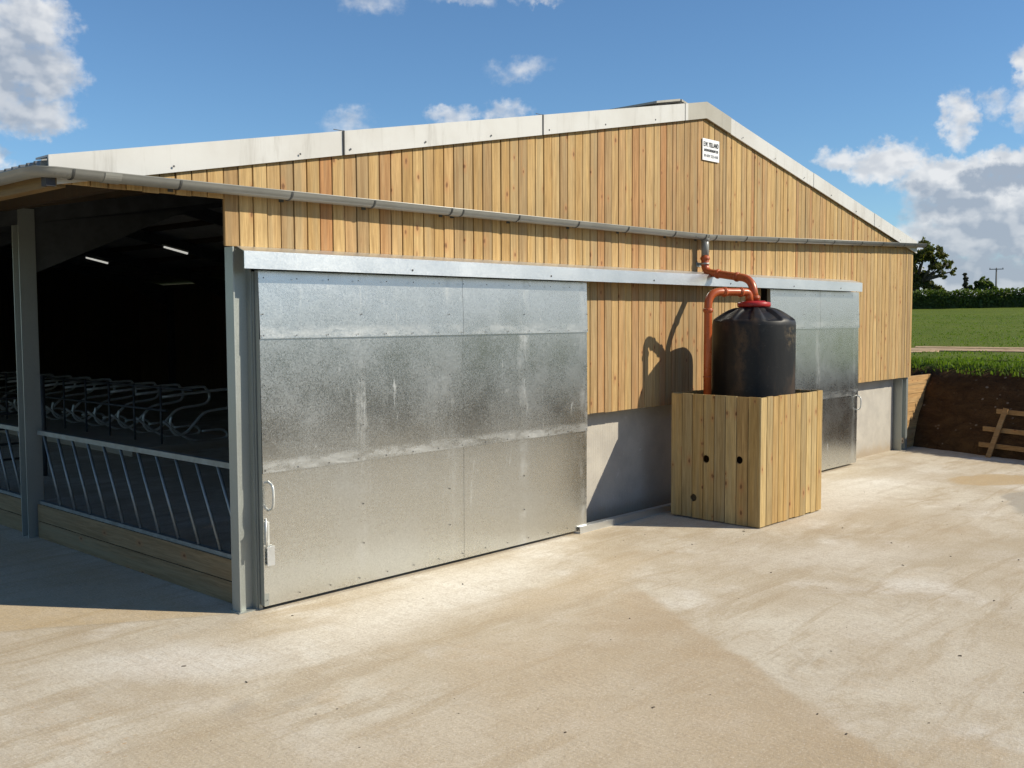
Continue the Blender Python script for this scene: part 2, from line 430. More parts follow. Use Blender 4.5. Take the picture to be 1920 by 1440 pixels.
    h = t.add(t.add(t.mul(fin, .5), t.mul(grn, .35)), t.add(t.mul(br, .5), t.add(t.mul(tr, .05), t.add(t.mul(spk, .5), t.mul(mid, 1.0)))))
    setb(t, c, .88, 0, t.bump(h, .75, .010), .25)
    return m
M['yard'] = yard_material()

m, t = mat('pasture'); o = t.obj()
n = t.noise(o, .12, 5, .6); n2 = t.noise(o, 1.6, 6, .7); n3 = t.noise(t.vmap(o, (1, 1, 1)), 9, 5, .75)
c = t.mix(t.step(n, .3, .7), (.088, .122, .010), (.118, .15, .014)); c = t.mix(t.mul(t.step(n2, .45, .7), .5), c, (.055, .095, .007))
c = t.mix(t.mul(t.step(n3, .52, .72), .5), c, (.15, .18, .025))
s = t.sep(o)
soil = t.mul(t.step(t.math('ABSOLUTE', t.sub(s[0], 26.5)), 3.2, .5), t.mul(t.step(n2, .42, .6), t.step(t.math('ABSOLUTE', s[1]), 9, 5)))
c = t.mix(t.mul(soil, .55), c, (.15, .085, .04))
setb(t, c, .9, 0, t.bump(t.add(n2, n3), .9, .06), .15); M['field'] = m

m, t = mat('cut_soil'); o = t.obj(); s = t.sep(o)
n = t.noise(t.vmap(o, (1, 1, 2.6)), 1.5, 7, .7, .8); n2 = t.noise(o, 11, 6, .75)
st = t.voro(t.vmap(o, (1, 1, 1.5)), 9.); sl = t.mul(t.step(t.sep(t.voro(t.vmap(o, (1, 1, 1.5)), 9., out='Color'))[0], .78, .80), t.step(t.noise(o, 1.2, 4, .7), .48, .6))
c = t.mix(t.step(n, .3, .7), (.062, .033, .016), (.125, .072, .032)); c = t.mix(t.mul(t.step(n2, .5, .72), .6), c, (.035, .018, .009))
c = t.mix(t.mul(t.step(t.noise(t.vmap(o, (.6, .6, 7), (2, 1, 0)), 1.3, 5, .7, .6), .55, .68), .55), c, (.16, .085, .038))
c = t.mix(t.mul(t.step(t.noise(t.vmap(o, (1, 1, 1.4), (8, 1, 0)), 5.5, 5, .8), .62, .72), .6), c, (.24, .17, .10))
c = t.mix(t.mul(t.mul(t.step(st, .36, .16), sl), .8), c, (.36, .30, .24))
g = t.step(t.add(s[2], t.mul(t.sub(n2, .5), .35)), 1.52, 1.66)
c = t.mix(g, c, (.055, .10, .015))
setb(t, c, .95, 0, t.bump(t.add(n, t.mul(n2, .6)), 1., .12), .1); M['bank'] = m

def leafmat(name, a, b, c3=None, rough=.55):
    m, t = mat(name); r = t.island(); o = t.obj()
    c = t.mix(r, a, b); c = t.mix(t.step(t.noise(o, .8, 3), .45, .65, 0, .5), c, c3 or a)
    setb(t, c, rough, 0, spec=.3)
    tr = t.node('ShaderNodeBsdfTranslucent'); t.put(tr.inputs[0], t.mix(1., c, (1.3, 1.5, .6), 'MULTIPLY'))
    ms = t.node('ShaderNodeMixShader'); ms.inputs[0].default_value = .4
    t.l.new(t.b.outputs[0], ms.inputs[1]); t.l.new(tr.outputs[0], ms.inputs[2]); t.l.new(ms.outputs[0], t.n['Material Output'].inputs[0]); return m
M['hedge'] = leafmat('hedge_leaf', (.06, .095, .018), (.12, .15, .032), (.055, .08, .02))
M['oak'] = leafmat('oak_leaf', (.07, .085, .018), (.14, .135, .033), (.10, .08, .03))
M['bush'] = leafmat('bush_leaf', (.05, .08, .016), (.11, .135, .03))
M['ivy'] = leafmat('ivy_leaf', (.035, .04, .03), (.06, .06, .05))
M['grass'] = leafmat('grass_blade', (.09, .15, .012), (.18, .24, .035), (.10, .15, .015))
M['bark'] = simple('bark', (.09, .07, .05), .9, 0, .3, 4, .8, 15)
M['pole'] = simple('pole_wood', (.12, .115, .11), .8)
M['stone'] = simple('debris', (.09, .07, .05), .9, 0, .4, 30)

# ------------------------------------------------------------------ the ground
TOE = [(16.4, 34.), (16.35, 8.), (16.3, .5), (15.93, -.05), (15.62, -1.2), (15.2, -2.4), (14.6, -5.), (13.3, -8.6), (10., -11.2), (4., -12.), (-2., -12.), (-8., -12.3), (-16, -12.6), (-30, -12.6)]
YP = TOE + [(-30., 34.)]
def inside(x, y):
    c = False; n = len(YP)
    for i in range(n):
        x1, y1 = YP[i]; x2, y2 = YP[(i+1) % n]
        if (y1 > y) != (y2 > y) and x < (x2-x1)*(y-y1)/(y2-y1)+x1: c = not c
    return c
def sdist(x, y):
    best = 1e9; n = len(YP)
    for i in range(n):
        x1, y1 = YP[i]; x2, y2 = YP[(i+1) % n]; dx, dy = x2-x1, y2-y1
        k = max(0, min(1, ((x-x1)*dx+(y-y1)*dy)/(dx*dx+dy*dy)))
        best = min(best, math.hypot(x-x1-k*dx, y-y1-k*dy))
    return -best if inside(x, y) else best
def hfield(x, y):
    d = sdist(x, y)
    if d <= 1.25: return -.6
    w = max(0, min(1, (x+32)/8.))
    top = 1.73+.0268*max(0, min(d-11, 75))+.006*max(0, min(d-86, 400))+.04*mnoise.noise(Vector((x*.5, y*.5, 0)))+.25*mnoise.noise(Vector((x*.03, y*.03, 5)))*min(1, max(0, d-6)/20)
    h = top*w+(-.04)*(1-w)
    k = max(0, min(1, (d-1.25)/.75))
    return -.6+(h+.6)*k
def axis(fine0, fine1, step, far):
    a = []; x = fine0
    while x <= fine1: a.append(x); x += step
    st = step; lo = fine0
    while lo > -far: st *= 1.22; lo -= st; a.insert(0, lo)
    st = step; hi = a[-1]
    while hi < far: st *= 1.22; hi += st; a.append(hi)
    return a
xs = axis(-34, 32, .75, 1600); ys = axis(-20, 36, .75, 1600)
mb = MB(); nx = len(xs)
vs = [(x, y, hfield(x, y)) for y in ys for x in xs]
mb.add(vs, [(j*nx+i, j*nx+i+1, (j+1)*nx+i+1, (j+1)*nx+i) for j in range(len(ys)-1) for i in range(nx-1)], True)
tag(part('field', mb, M['field']), 'green grass field rising behind the cut earth bank', None, kind='structure')

mb = MB()
vs = [(x, y, 0) for x, y in YP]
# yard sheet reaches a little under the bank
cx, cy = 0, 5
vs = [(x+(.35 if x > 12 else 0), y-(.4 if y < -7 else 0), 0) for x, y in YP]
mb.add(vs, [tuple(range(len(vs)-1, -1, -1))])
tag(part('yard', mb, M['yard']), 'pale brushed concrete yard with tan stains in front of the barn', None, kind='structure')

# cut bank: profile swept along the toe line
prof = [(-.05, -.06), (.05, .18), (.16, .42), (.3, .68), (.45, .92), (.58, 1.12), (.74, 1.34), (.9, 1.52), (1.1, 1.64), (1.4, 1.70), (1.8, 1.72), (2.4, 1.71), (3.0, 1.60)]
P = []
for i in range(len(TOE)-1):
    a = Vector((*TOE[i], 0)); b = Vector((*TOE[i+1], 0)); n = max(1, int((b-a).length/.16))
    for k in range(n): P.append(a.lerp(b, k/n))
P.append(Vector((*TOE[-1], 0)))
Nn = []
for i in range(len(P)):
    t_ = (P[min(i+9, len(P)-1)]-P[max(i-9, 0)]).normalized(); Nn.append(Vector((-t_.y, t_.x, 0)))
mb = MB(); vs = []
for p_, n_ in zip(P, Nn):
    for d, z in prof:
        q = p_+n_*d+Vector((0, 0, z)); f = mnoise.fractal(q*1.7, .9, 2., 5)*(.13 if 0 < z < 1.6 else .04)
        g = mnoise.noise(q*6)*.05
        vs.append(q+n_*(f+g)+Vector((0, 0, .5*f if z > .1 else -.03)))
m_ = len(prof)
mb.add(vs, [(i*m_+k, i*m_+k+1, (i+1)*m_+k+1, (i+1)*m_+k) for i in range(len(P)-1) for k in range(m_-1)], True)
tag(part('bank', mb, M['bank']), 'dark brown cut earth bank shaded behind the yard', None, kind='structure')

# grass and weeds on top of the bank
mb = MB(); rnd = random.Random(3)
def tuft(mb, x, y, z, h, n, sp, w):
    for _ in range(n):
        a = rnd.random()*6.283; px = x+rnd.gauss(0, sp); py = y+rnd.gauss(0, sp); hh = h*(.5+rnd.random()*.8)
        dx, dy = math.cos(a), math.sin(a); lx, ly = dx*hh*.6*rnd.random(), dy*hh*.6*rnd.random()
        ww = w*(.6+.8*rnd.random())
        mb.add([(px-dy*ww, py+dx*ww, z-.02), (px+dy*ww, py-dx*ww, z-.02), (px+lx*.5+dy*ww*.7, py+ly*.5-dx*ww*.7, z+hh*.6), (px+lx, py+ly, z+hh), (px+lx*.5-dy*ww*.7, py+ly*.5+dx*ww*.7, z+hh*.6)], [(0, 1, 2, 3, 4)])
for i, (p_, n_) in enumerate(zip(P, Nn)):
    if p_.y > 8 or p_.y < -12.4 or p_.x < -12: continue
    near = p_.x > 13
    for k in range(20 if near else 2):
        d = .92+abs(rnd.gauss(0, .9)); q = p_+n_*d
        if d > 3.2: continue
        z = 1.50+min(.20, max(0, (d-.92)*.7))
        tuft(mb, q.x+rnd.uniform(-.1, .1), q.y+rnd.uniform(-.1, .1), z, .06 if near else .22, 6, .06, .016 if near else .03)
tag(part('bank_grass', mb, M['grass']), 'bright green grass and weeds fringing the top of the bank', None, kind='stuff')
# tufts scattered in the pasture
mb = MB()
for _ in range(4200):
    u_ = rnd.random()**1.6; x = 18+52*u_; y = rnd.uniform(-9, 11)+(x-18)*.25
    tuft(mb, x, y, hfield(x, y), .03+.03*rnd.random(), 4, .14, .018)
tag(part('field_grass', mb, M['grass']), 'short pasture grass tufts beyond the bank', None, kind='stuff')

# bits of stone, straw and leaf lying on the concrete
mb = MB(); rnd = random.Random(11)
for _ in range(130):
    u = rnd.random(); x = rnd.uniform(-3.5, 11); y = rnd.uniform(-6.4, -.6)
    if x < 0 and rnd.random() < .5: y = rnd.uniform(-4.5, 3.5)
    s_ = rnd.choice([.002, .003, .004, .005, .009]); a = rnd.random()*6.28; l = s_*(1+rnd.random()*1.4)
    c_, s2 = math.cos(a), math.sin(a)
    pts = [(-l, -s_*.5, 0), (l*.8, -s_*.7, 0), (l, s_*.6, 0), (-l*.6, s_*.8, 0)]
    lo = [(x+c_*px-s2*py, y+s2*px+c_*py, .001) for px, py, _ in pts]
    hi = [(x+(c_*px-s2*py)*.7, y+(s2*px+c_*py)*.7, s_*.8*rnd.uniform(.5, 1.2)) for px, py, _ in pts]
    mb.hexa(lo+hi)
tag(part('yard_debris', mb, M['stone']), 'scattered bits of stone and leaf on the concrete yard', None, kind='stuff')

# ------------------------------------------------------------------ THE BARN
barn = thing('barn', (0, 0, 0), 'large timber clad livestock barn with white verge and galvanised sliding doors', 'barn')
AX, AZ, LX, RX = 7.6, 5.78, -1.9, 15.62
def roofz(x): return AZ-.193*(AX-x) if x < AX else AZ-.204*(x-AX)
YB = 32.

# corrugated roof, two slopes, with thickness
def slope(x0, x1, y0, y1):
    mb = MB(); n = int((y1-y0)/.0243); vs = []
    for i in range(n+1):
        y = y0+(y1-y0)*i/n; w = .034*math.cos(2*math.pi*y/.146)
        for x, dz in ((x0, 0), (x1, 0), (x1, -.012), (x0, -.012)): vs.append((x, y, roofz(x)+w+dz-.025))
    mb.add(vs, [(i*4+k, i*4+(k+1) % 4, i*4+4+(k+1) % 4, i*4+4+k) for i in range(n) for k in range(4)], True)
    mb.f.append((0, 1, 2, 3)); mb.sm.append(False); mb.f.append((n*4+3, n*4+2, n*4+1, n*4)); mb.sm.append(False)
    return mb
part('roof', slope(LX, AX, -.28, YB), M['roof'], barn)
part('roof', slope(AX, RX, -.28, YB), M['roof'], barn)
# raised ridge cap seen above the left verge
mb = MB()
for s_ in (-1, 1):
    mb.prism([(AX+s_*.02, AZ+.14), (AX+s_*.62, AZ+.02), (AX+s_*.62, AZ-.01), (AX+s_*.02, AZ+.11)], .15, YB)
part('ridge_cap', mb, M['ridge'], barn)
# verge boards
def verge(x0, x1, y, m, name='bargeboard'):
    mb = MB(); za, zb = roofz(x0)+.035, roofz(x1)+.035; h = .235
    def q(xa, xb, ya, yb, t0, t1):
        a, b = roofz(xa)+.035, roofz(xb)+.035
        mb.hexa([(xa, ya, a-t1), (xb, ya, b-t1), (xb, yb, b-t1), (xa, yb, a-t1), (xa, ya, a-t0), (xb, ya, b-t0), (xb, yb, b-t0), (xa, yb, a-t0)])
    if x0 < AX-.01 and x1 > AX+.01: segs = [(x0, AX), (AX, x1)]
    else: segs = [(x0, x1)]
    for a, b in segs:
        q(a, b, y, y+.022, 0, h); q(a, b, y+.023, y+.24, 0, .016)
    return part(name, mb, m, barn)
verge(-1.85, 1.06, -.29, M['verge']); verge(1.02, 4.03, -.297, M['verge']); verge(3.99, 7.10, -.304, M['verge'])
o_ = verge(7.02, 8.27, -.298, M['ridge'], 'ridge_bargeboard'); o_['label'] = 'grey weathered verge piece over the peak'
verge(8.23, 11.0, -.291, M['verge']); verge(10.95, 13.5, -.298, M['verge']); verge(13.4, 15.45, -.305, M['verge'])
# dark strips where the boards lap
for x in (1.03, 4.0, 7.03):
    z = roofz(x)+.035; part('lap_joint', MB().box(x-.014, x-.001, -.3065, -.285, z-.236, z+.001).box(x-.12, x-.014, -.286, -.282, z-.004, z+.003), M['strap'], barn)
for x in [-.8, .5, 1.1, 2.1, 3.1, 4.1, 5.2, 6.3, 8.6, 9.6, 10.6, 11.6, 12.6, 13.6, 14.6]:
    part('fixing_screw', MB().disc((x, -.3045, roofz(x)-.15), (0, -1, 0), .010, .004), M['screw'], barn)

# vertical board cladding: every board a solid of its own
mb = MB(); rnd = random.Random(21)
def cladbot(x):
    if x < -.285: return 3.78
    if x < 4.66: return 3.365
    if x < 9.30: return 1.475
    if x < 12.55: return 3.365
    return 1.482
x = -1.80
edges = [-.285, 4.66, 9.30, 12.55, 15.40]
while x < 15.39:
    w = rnd.choice([.148, .150, .152, .146]) if x > 5 else .150
    if x > 6 and rnd.random() < .18: w = .09
    if 6 < x < 8.8 and rnd.random() < .15: w = .20
    x1 = x+w
    for e in edges:
        if x < e-.01 < x1-.0 or abs(x1-e) < .05: x1 = e; break
    g = rnd.uniform(.007, .012); xa, xb = x, x1-g
    if xb-xa < .03: x = x1; continue
    dy = rnd.uniform(-.004, .003); z0 = cladbot((xa+xb)/2)+rnd.uniform(-.004, .004)
    yf, yb = -.25+dy, -.226+dy
    za, zb = roofz(xa)-.09, roofz(xb)-.09
    if xa < AX < xb: za = zb = min(za, zb)
    c = .004   # eased front arrises
    mb.add([(xa, yb, z0), (xb, yb, z0), (xb, yf+c, z0), (xb-c, yf, z0), (xa+c, yf, z0), (xa, yf+c, z0),
            (xa, yb, za), (xb, yb, zb), (xb, yf+c, zb), (xb-c, yf, zb), (xa+c, yf, za), (xa, yf+c, za)],
           [(5,4,3,2,1,0), (6,7,8,9,10,11), (0,1,7,6), (1,2,8,7), (2,3,9,8), (3,4,10,9), (4,5,11,10), (5,0,6,11)])
    x = x1
part('cladding', mb, M['clad'], barn)
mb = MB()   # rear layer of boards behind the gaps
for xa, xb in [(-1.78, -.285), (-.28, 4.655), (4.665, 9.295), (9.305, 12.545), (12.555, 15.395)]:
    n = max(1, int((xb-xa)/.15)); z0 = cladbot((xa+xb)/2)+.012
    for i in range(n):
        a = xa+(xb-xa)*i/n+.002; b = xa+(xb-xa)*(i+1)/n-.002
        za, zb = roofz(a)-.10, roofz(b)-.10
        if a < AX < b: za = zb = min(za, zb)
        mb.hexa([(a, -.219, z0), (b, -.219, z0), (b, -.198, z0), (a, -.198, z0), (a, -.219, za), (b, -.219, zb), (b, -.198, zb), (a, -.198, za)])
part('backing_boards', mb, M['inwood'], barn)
# precast panels
part('concrete_panel', MB().box(4.5, 9.6, -.04, .08, -.02, 1.62), M['conc'], barn)
part('concrete_panel', MB().box(12.3, 15.045, -.04, .08, -.02, 1.62), M['conc'], barn)

# steel columns (H section, web parallel to the gable)
def hcol(name, x0, x1, y0, y1, z0, z1, m, along='x'):
    mb = MB(); f = .014
    if along == 'x':
        mb.box(x0, x0+f, y0, y1, z0, z1); mb.box(x1-f, x1, y0, y1, z0, z1); ym = (y0+y1)/2; mb.box(x0+f, x1-f, ym-.005, ym+.005, z0, z1)
    else:
        mb.box(x0, x1, y0, y0+f, z0, z1); mb.box(x0, x1, y1-f, y1, z0, z1); xm = (x0+x1)/2; mb.box(xm-.005, xm+.005, y0+f, y1-f, z0, z1)
    return part(name, mb, m, barn)
hcol('steel_column', -.232, -.045, -.278, -.145, 0, 3.36, M['steel'])
part('base_plate', MB().box(-.25, -.03, -.29, -.13, 0, .012), M['steel'], barn)
part('door_post', MB().box(-.043, -.005, -.30, -.19, 0, 3.14), M['steel'], barn)
hcol('steel_column', 15.075, 15.30, -.21, -.02, 0, 1.47, M['steel'])
part('column_angle', MB().box(15.302, 15.40, -.20, -.19, 0, 1.47).box(15.39, 15.40, -.19, -.06, 0, 1.47), M['steel'], barn)
part('bolt_plate', MB().box(15.10, 15.22, -.2, -.13, .14, .25).disc((15.16, -.2, .195), (0, -1, 0), .018, .02), M['bark'], barn)
for y in (4.5, 9.4, 14.3, 19.2, 24.1, 29.0):
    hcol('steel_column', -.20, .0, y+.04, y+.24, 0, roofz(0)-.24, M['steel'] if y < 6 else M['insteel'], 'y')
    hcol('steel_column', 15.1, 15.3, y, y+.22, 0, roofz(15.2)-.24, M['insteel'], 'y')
# portal rafters with haunches
for y in (-.12, 4.56, 9.46, 14.36, 19.26, 24.16, 29.06):
    if y < 0: continue
    mb = MB()
    for xa, xb in ((-1.75, AX), (AX, 15.3)):
        a, b = roofz(xa)-.22, roofz(xb)-.22
        mb.prism([(xa, a), (xb, b), (xb, b-.30), (xa+(.0), a-(.16 if xa < 0 else .30))], y, y+.10)
    mb.prism([(-.1, roofz(-.1)-.4), (2.1, roofz(2.1)-.5), (-.1, roofz(-.1)-1.05)], y+.02, y+.08)
    mb.prism([(15.2, roofz(15.2)-.4), (13.1, roofz(13.1)-.5), (15.2, roofz(15.2)-1.05)], y+.02, y+.08)
    part('rafter', mb, M['insteel'], barn)
# timber purlins
for i in range(12):
    x = -1.72+i*1.37
    if x > 15.2: continue
    if abs(x-AX) < .15: x -= .25
    z = roofz(x)
    part('purlin', MB().box(x-.04, x+.04, -.19, YB-.1, z-.22, z-.075), M['inwood'] if x > -1 else M['fasciawood'], barn)
part('eaves_beam', MB().box(-1.86, -1.80, -.31, YB-.1, 3.74, 3.87), M['fasciawood'], barn)
part('beam_end', MB().box(-1.895, -1.82, -.335, -.25, 3.745, 3.87), M['dark'], barn)
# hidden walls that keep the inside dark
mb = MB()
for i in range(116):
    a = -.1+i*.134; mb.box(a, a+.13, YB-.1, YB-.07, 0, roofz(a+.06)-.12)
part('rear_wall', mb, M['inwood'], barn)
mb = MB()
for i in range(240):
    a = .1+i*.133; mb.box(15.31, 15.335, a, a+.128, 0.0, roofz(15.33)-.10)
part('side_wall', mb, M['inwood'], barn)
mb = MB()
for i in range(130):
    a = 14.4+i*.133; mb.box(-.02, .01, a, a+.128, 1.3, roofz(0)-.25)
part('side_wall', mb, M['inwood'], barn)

# door track cover
mb = MB(); xa, xb = -.255, 12.5
mb.hexa([(xa, -.50, 3.305), (xb-.03, -.50, 3.305), (xb+.12, -.252, 3.362), (xa+.08, -.252, 3.362), (xa, -.50, 3.312), (xb-.03, -.50, 3.312), (xb+.12, -.252, 3.369), (xa+.08, -.252, 3.369)])
mb.box(xa, xb-.03, -.503, -.497, 3.155, 3.309)
part('door_track_cover', mb, M['galv'], barn)
part('door_track', MB().box(-.15, 12.4, -.40, -.34, 3.19, 3.25), M['strap'], barn)
for x in (1.72, 3.9, 6.0, 7.95, 9.9, 11.6): part('cover_screw', MB().disc((x, -.503, 3.2), (0, -1, 0), .011, .005), M['screw'], barn)
# floor channel between the doors
part('floor_channel', MB().box(4.56, 9.5, -.40, -.31, 0.0, .012).box(4.56, 9.5, -.405, -.398, 0, .085).box(4.56, 9.5, -.397, -.30, .078, .086), M['galv'], barn)

# sliding doors
def sheet(dr, x0, x1, z0, z1, tx, tz, y=-.37):
    """one flat sheet with a slight lean of its own"""
    cx, cz = (x0+x1)/2, (z0+z1)/2; mb = MB(); n = 10; vs = []
    for j in range(7):
        for i in range(n+1):
            x = x0+(x1-x0)*i/n; z = z0+(z1-z0)*j/6
            e = min(1, 5*min(i/n, 1-i/n))*min(1, 4*min(j/6, 1-j/6))
            w = e*.0035*mnoise.noise(Vector((x*1.1, z*1.6, z0*7)))
            vs.append((x, y+(z-cz)*tz+(x-cx)*tx+w, z))
    nv = len(vs); vs += [(v[0], v[1]+.004, v[2]) for v in vs]
    fs = [(j*(n+1)+i, j*(n+1)+i+1, (j+1)*(n+1)+i+1, (j+1)*(n+1)+i) for j in range(6) for i in range(n)]
    mb.add(vs[:nv], fs, True); mb.add(vs[nv:], [f[::-1] for f in fs], True)
    return part('sheet', mb, M['door'], dr)
def door(x0, x1, splits, seams, handle_x, hz):
    dr = part('sliding_door', MB().box(x0+.004, x1-.004, -.362, -.312, .045, .10).box(x0+.004, x1-.004, -.362, -.312, 3.05, 3.15)
              .box(x0, x0+.05, -.366, -.310, .045, 3.15).box(x1-.05, x1, -.366, -.310, .045, 3.15)
              .box(x0+.05, x1-.05, -.35, -.33, .10, 3.05), M['steel'], barn)
    zs = [.04]+seams+[3.15]; til = [-.004, .009, .030]
    cuts = [x0]+splits+[x1]
    for r_ in range(3):
        for k in range(len(cuts)-1):
            sheet(dr, cuts[k]-(.01 if k else 0), cuts[k+1], zs[r_]+(-.035 if r_ else 0), zs[r_+1], (.0025 if k else -.0015)*(1 if r_ != 1 else -1), til[r_], -.370-.004*r_-.0015*k)
    def screw(p_, n_, r_, t_, k_): part('screw', MB().disc(p_, n_, r_, t_, k_), M['screw'], dr)
    for r_, z in enumerate((.10, seams[0]-.005, seams[1]-.005, 3.08)):
        x = x0+.02; n = int((x1-x0)/.36)
        for i in range(n+1):
            screw((x0+.025+(x1-x0-.05)*i/n, -.372-(.004 if r_ in (0,) else .012)-(.03 if r_ == 3 else 0)-.0155*(r_ == 2), z), (0, -1, 0), .0065, .003, 6)
    for xx in [x0+.025]+[q for q in ((1.14, 2.34, 3.55) if x0 < 1 else (10.5, 11.5))]+[x1-.025]:
        for z in (.45, .85, 1.65, 2.1, 2.75): screw((xx, -.378-(.012 if z > 1.3 else 0), z), (0, -1, 0), .0065, .006, 6)
    h = smooth_path([(handle_x, -.372, hz+.135), (handle_x, -.44, hz+.10), (handle_x, -.455, hz), (handle_x, -.44, hz-.10), (handle_x, -.372, hz-.135)], 5)
    part('handle', MB().tube(h, .012), M['cubtube'], dr)
    return dr
d1 = door(-.03, 4.735, [2.57], [1.315, 2.56], .03, 1.07)
d1['label'] = 'wide galvanised sliding door at the open corner'
mb = MB().box(-.028, -.022, -.425, -.375, .62, .84).box(-.028, .0, -.425, -.419, .62, .84)
mb.tube([(-.04, -.43, .88), (-.04, -.43, .60)], .009).tube([(-.04, -.43, .84), (.0, -.40, .84)], .007).tube([(-.04, -.43, .66), (.0, -.40, .66)], .007)
part('latch', mb, M['cubtube'], d1)
part('latch_plate', MB().box(-.005, .075, -.392, -.386, .42, .60), M['galv'], d1)
d2 = door(9.38, 12.63, [11.1], [1.30, 2.54], 12.60, 1.14)
d2['label'] = 'narrower galvanised sliding door beyond the water tank'

# ------------------------------------------------------------------ gutter round the left eave and across the gable
GP = [(-1.955, YB, 3.90), (-1.955, -.20, 3.875), (-1.93, -.32, 3.875), (-1.84, -.37, 3.875), (7.50, -.37, 3.888), (15.62, -.37, 4.165)]
mb = MB(); r0 = .073; k_ = 12; prof_ = []
for i in range(k_+1):
    a = math.pi+math.pi*i/k_; prof_.append((r0*math.cos(a), r0*.95*math.sin(a)))
prof_ = [(-r0-.006, .008)]+prof_+[(r0+.006, .008)]+[(p*.90, q*.90) for p, q in prof_[::-1]]
vs = []
for i, p_ in enumerate(GP):
    p_ = Vector(p_); a = Vector(GP[max(i-1, 0)]); b = Vector(GP[min(i+1, len(GP)-1)])
    d0 = (p_-a); d1_ = (b-p_); d0.z = d1_.z = 0
    if d0.length == 0: d0 = d1_
    if d1_.length == 0: d1_ = d0
    d0.normalize(); d1_.normalize(); tt = (d0+d1_).normalized(); l = tt.cross(Vector((0, 0, 1)))
    sc_ = 1/max(.5, l.dot(d0.cross(Vector((0, 0, 1)))))
    for q, z in prof_: vs.append(p_+l*q*sc_+Vector((0, 0, z)))
n_ = len(prof_)
mb.add(vs, [(i*n_+k, i*n_+(k+1) % n_, (i+1)*n_+(k+1) % n_, (i+1)*n_+k) for i in range(len(GP)-1) for k in range(n_)], True)
mb.f.append(tuple(range(n_))); mb.sm.append(False); mb.f.append(tuple(len(vs)-1-i for i in range(n_))); mb.sm.append(False)
gut = part('gutter', mb, M['pvc'], barn)
def gz(x): return 3.875+.013*(x+1.84)/9.34 if x < 7.5 else 3.888+.277*(x-7.5)/8.12
def strap(x, w=.018):
    mb = MB(); z = gz(x); pts = []
    for i in range(13):
        a = math.pi+math.pi*i/12; pts.append((math.cos(a), math.sin(a)))
    vs = []
    for xx in (x-w/2, x+w/2):
        for rr in (.0755, .0805):
            for c_, s_ in pts: vs.append((xx, -.37+rr*c_, z+rr*.95*s_))
    n = 13; fs = []
    for i in range(n-1):
        fs += [(n+i, n+i+1, 3*n+i+1, 3*n+i), (i, 2*n+i, 2*n+i+1, i+1), (i, i+1, n+i+1, n+i), (2*n+i, 3*n+i, 3*n+i+1, 2*n+i+1)]
    mb.add(vs, fs, False)
    mb.box(x-.02, x+.02, -.33, -.2545, z-.035, z-.010).box(x-.025, x+.025, -.262, -.2545, z-.08, z+.02)
    return part('bracket', mb, M['strap'], gut)
for x in (-1.72, -.81, .31, 1.29, 2.35, 2.52, 3.42, 4.50, 5.52, 6.60, 7.38, 7.66, 8.52, 9.50, 10.47, 11.47, 12.58, 13.50, 14.50): strap(x)
# union pieces of thicker pipe
for x in (-1.40, 2.43, 7.52):
    mb = MB(); vs = []
    for xx in (x-.07, x+.07):
        for i in range(13):
            a = math.pi+math.pi*i/12; vs.append((xx, -.37+.0795*math.cos(a), gz(x)+.0755*math.sin(a)))
        for i in range(13):
            a = math.pi+math.pi*(12-i)/12; vs.append((xx, -.37+.0742*math.cos(a), gz(x)+.0705*math.sin(a)))
    n = 26; mb.add(vs, [(k, (k+1) % n, n+(k+1) % n, n+k) for k in range(n)]+[tuple(range(n-1, -1, -1)), tuple(range(n, 2*n))], False)
    part('union', mb, M['pvc'], gut)

# ------------------------------------------------------------------ sign on the gable
sgn = part('sign', MB().box(7.53, 7.98, -.272, -.262, 4.985, 5.295), M['white'], None, (7.755, -.262, 5.14))
tag(sgn, 'small white name plate with dark lettering high on the gable cladding', 'sign')
def lettering(txt, x, z, size, mname, width):
    cu = bpy.data.curves.new('lettering', 'FONT'); cu.body = txt; cu.size = size; cu.extrude = .0012; cu.align_x = 'CENTER'; cu.offset = .0018
    o = bpy.data.objects.new('lettering', cu); COL.objects.link(o); bpy.context.view_layer.update()
    me = bpy.data.meshes.new_from_object(o); w = o.dimensions.x
    COL.objects.unlink(o); bpy.data.objects.remove(o)
    me.materials.clear(); me.materials.append(M[mname]); s_ = width/w
    me.transform(Matrix.Translation((x, -.2745, z)) @ Matrix.Rotation(math.pi/2, 4, 'X') @ Matrix.Diagonal((s_, 1, 1, 1)))
    me.transform(Matrix.Translation(-Vector(sgn.location)))
    o = bpy.data.objects.new('lettering', me); COL.objects.link(o); o.parent = sgn
lettering('E.W. YELLAND', 7.755, 5.185, .092, 'black', .40)
lettering('& SON NORTHLEW LTD', 7.755, 5.115, .050, 'black', .38)
lettering('01409 221440', 7.755, 5.035, .055, 'grey_ink', .38)

# ------------------------------------------------------------------ water tank, its pipes and its timber surround
TX, TY, TR = 7.35, -1.23, .565
tank = thing('water_tank', (TX, TY, 0), 'tall black plastic water tank with ribbed shoulders standing inside the timber surround', 'water tank')
prof = [(TR-.02, 0.02), (TR, .06)]
for i in range(1, 12): prof.append((TR, .06+i*2.48/12))
prof += [(TR, 2.59), (TR-.004, 2.64), (TR-.02, 2.675), (TR-.05, 2.70)]
for i in range(1, 9):
    k = i/8; prof.append((TR-.05-k*(TR-.05-.20), 2.70+.14*math.sin(k*math.pi/2)))
prof += [(.19, 2.845), (.02, 2.846)]
def ribs(r, z, a):
    if 2.66 < z < 2.838 and .22 < r < TR-.015:
        ph = (a*8/(2*math.pi)+.2) % 1.
        s_ = .5+.5*math.tanh((.30-abs(ph-.5))*40)
        e = min(1, (TR-.015-r)/.03)*min(1, (r-.22)/.04)
        z -= .045*s_*max(0, e)
    return r, z
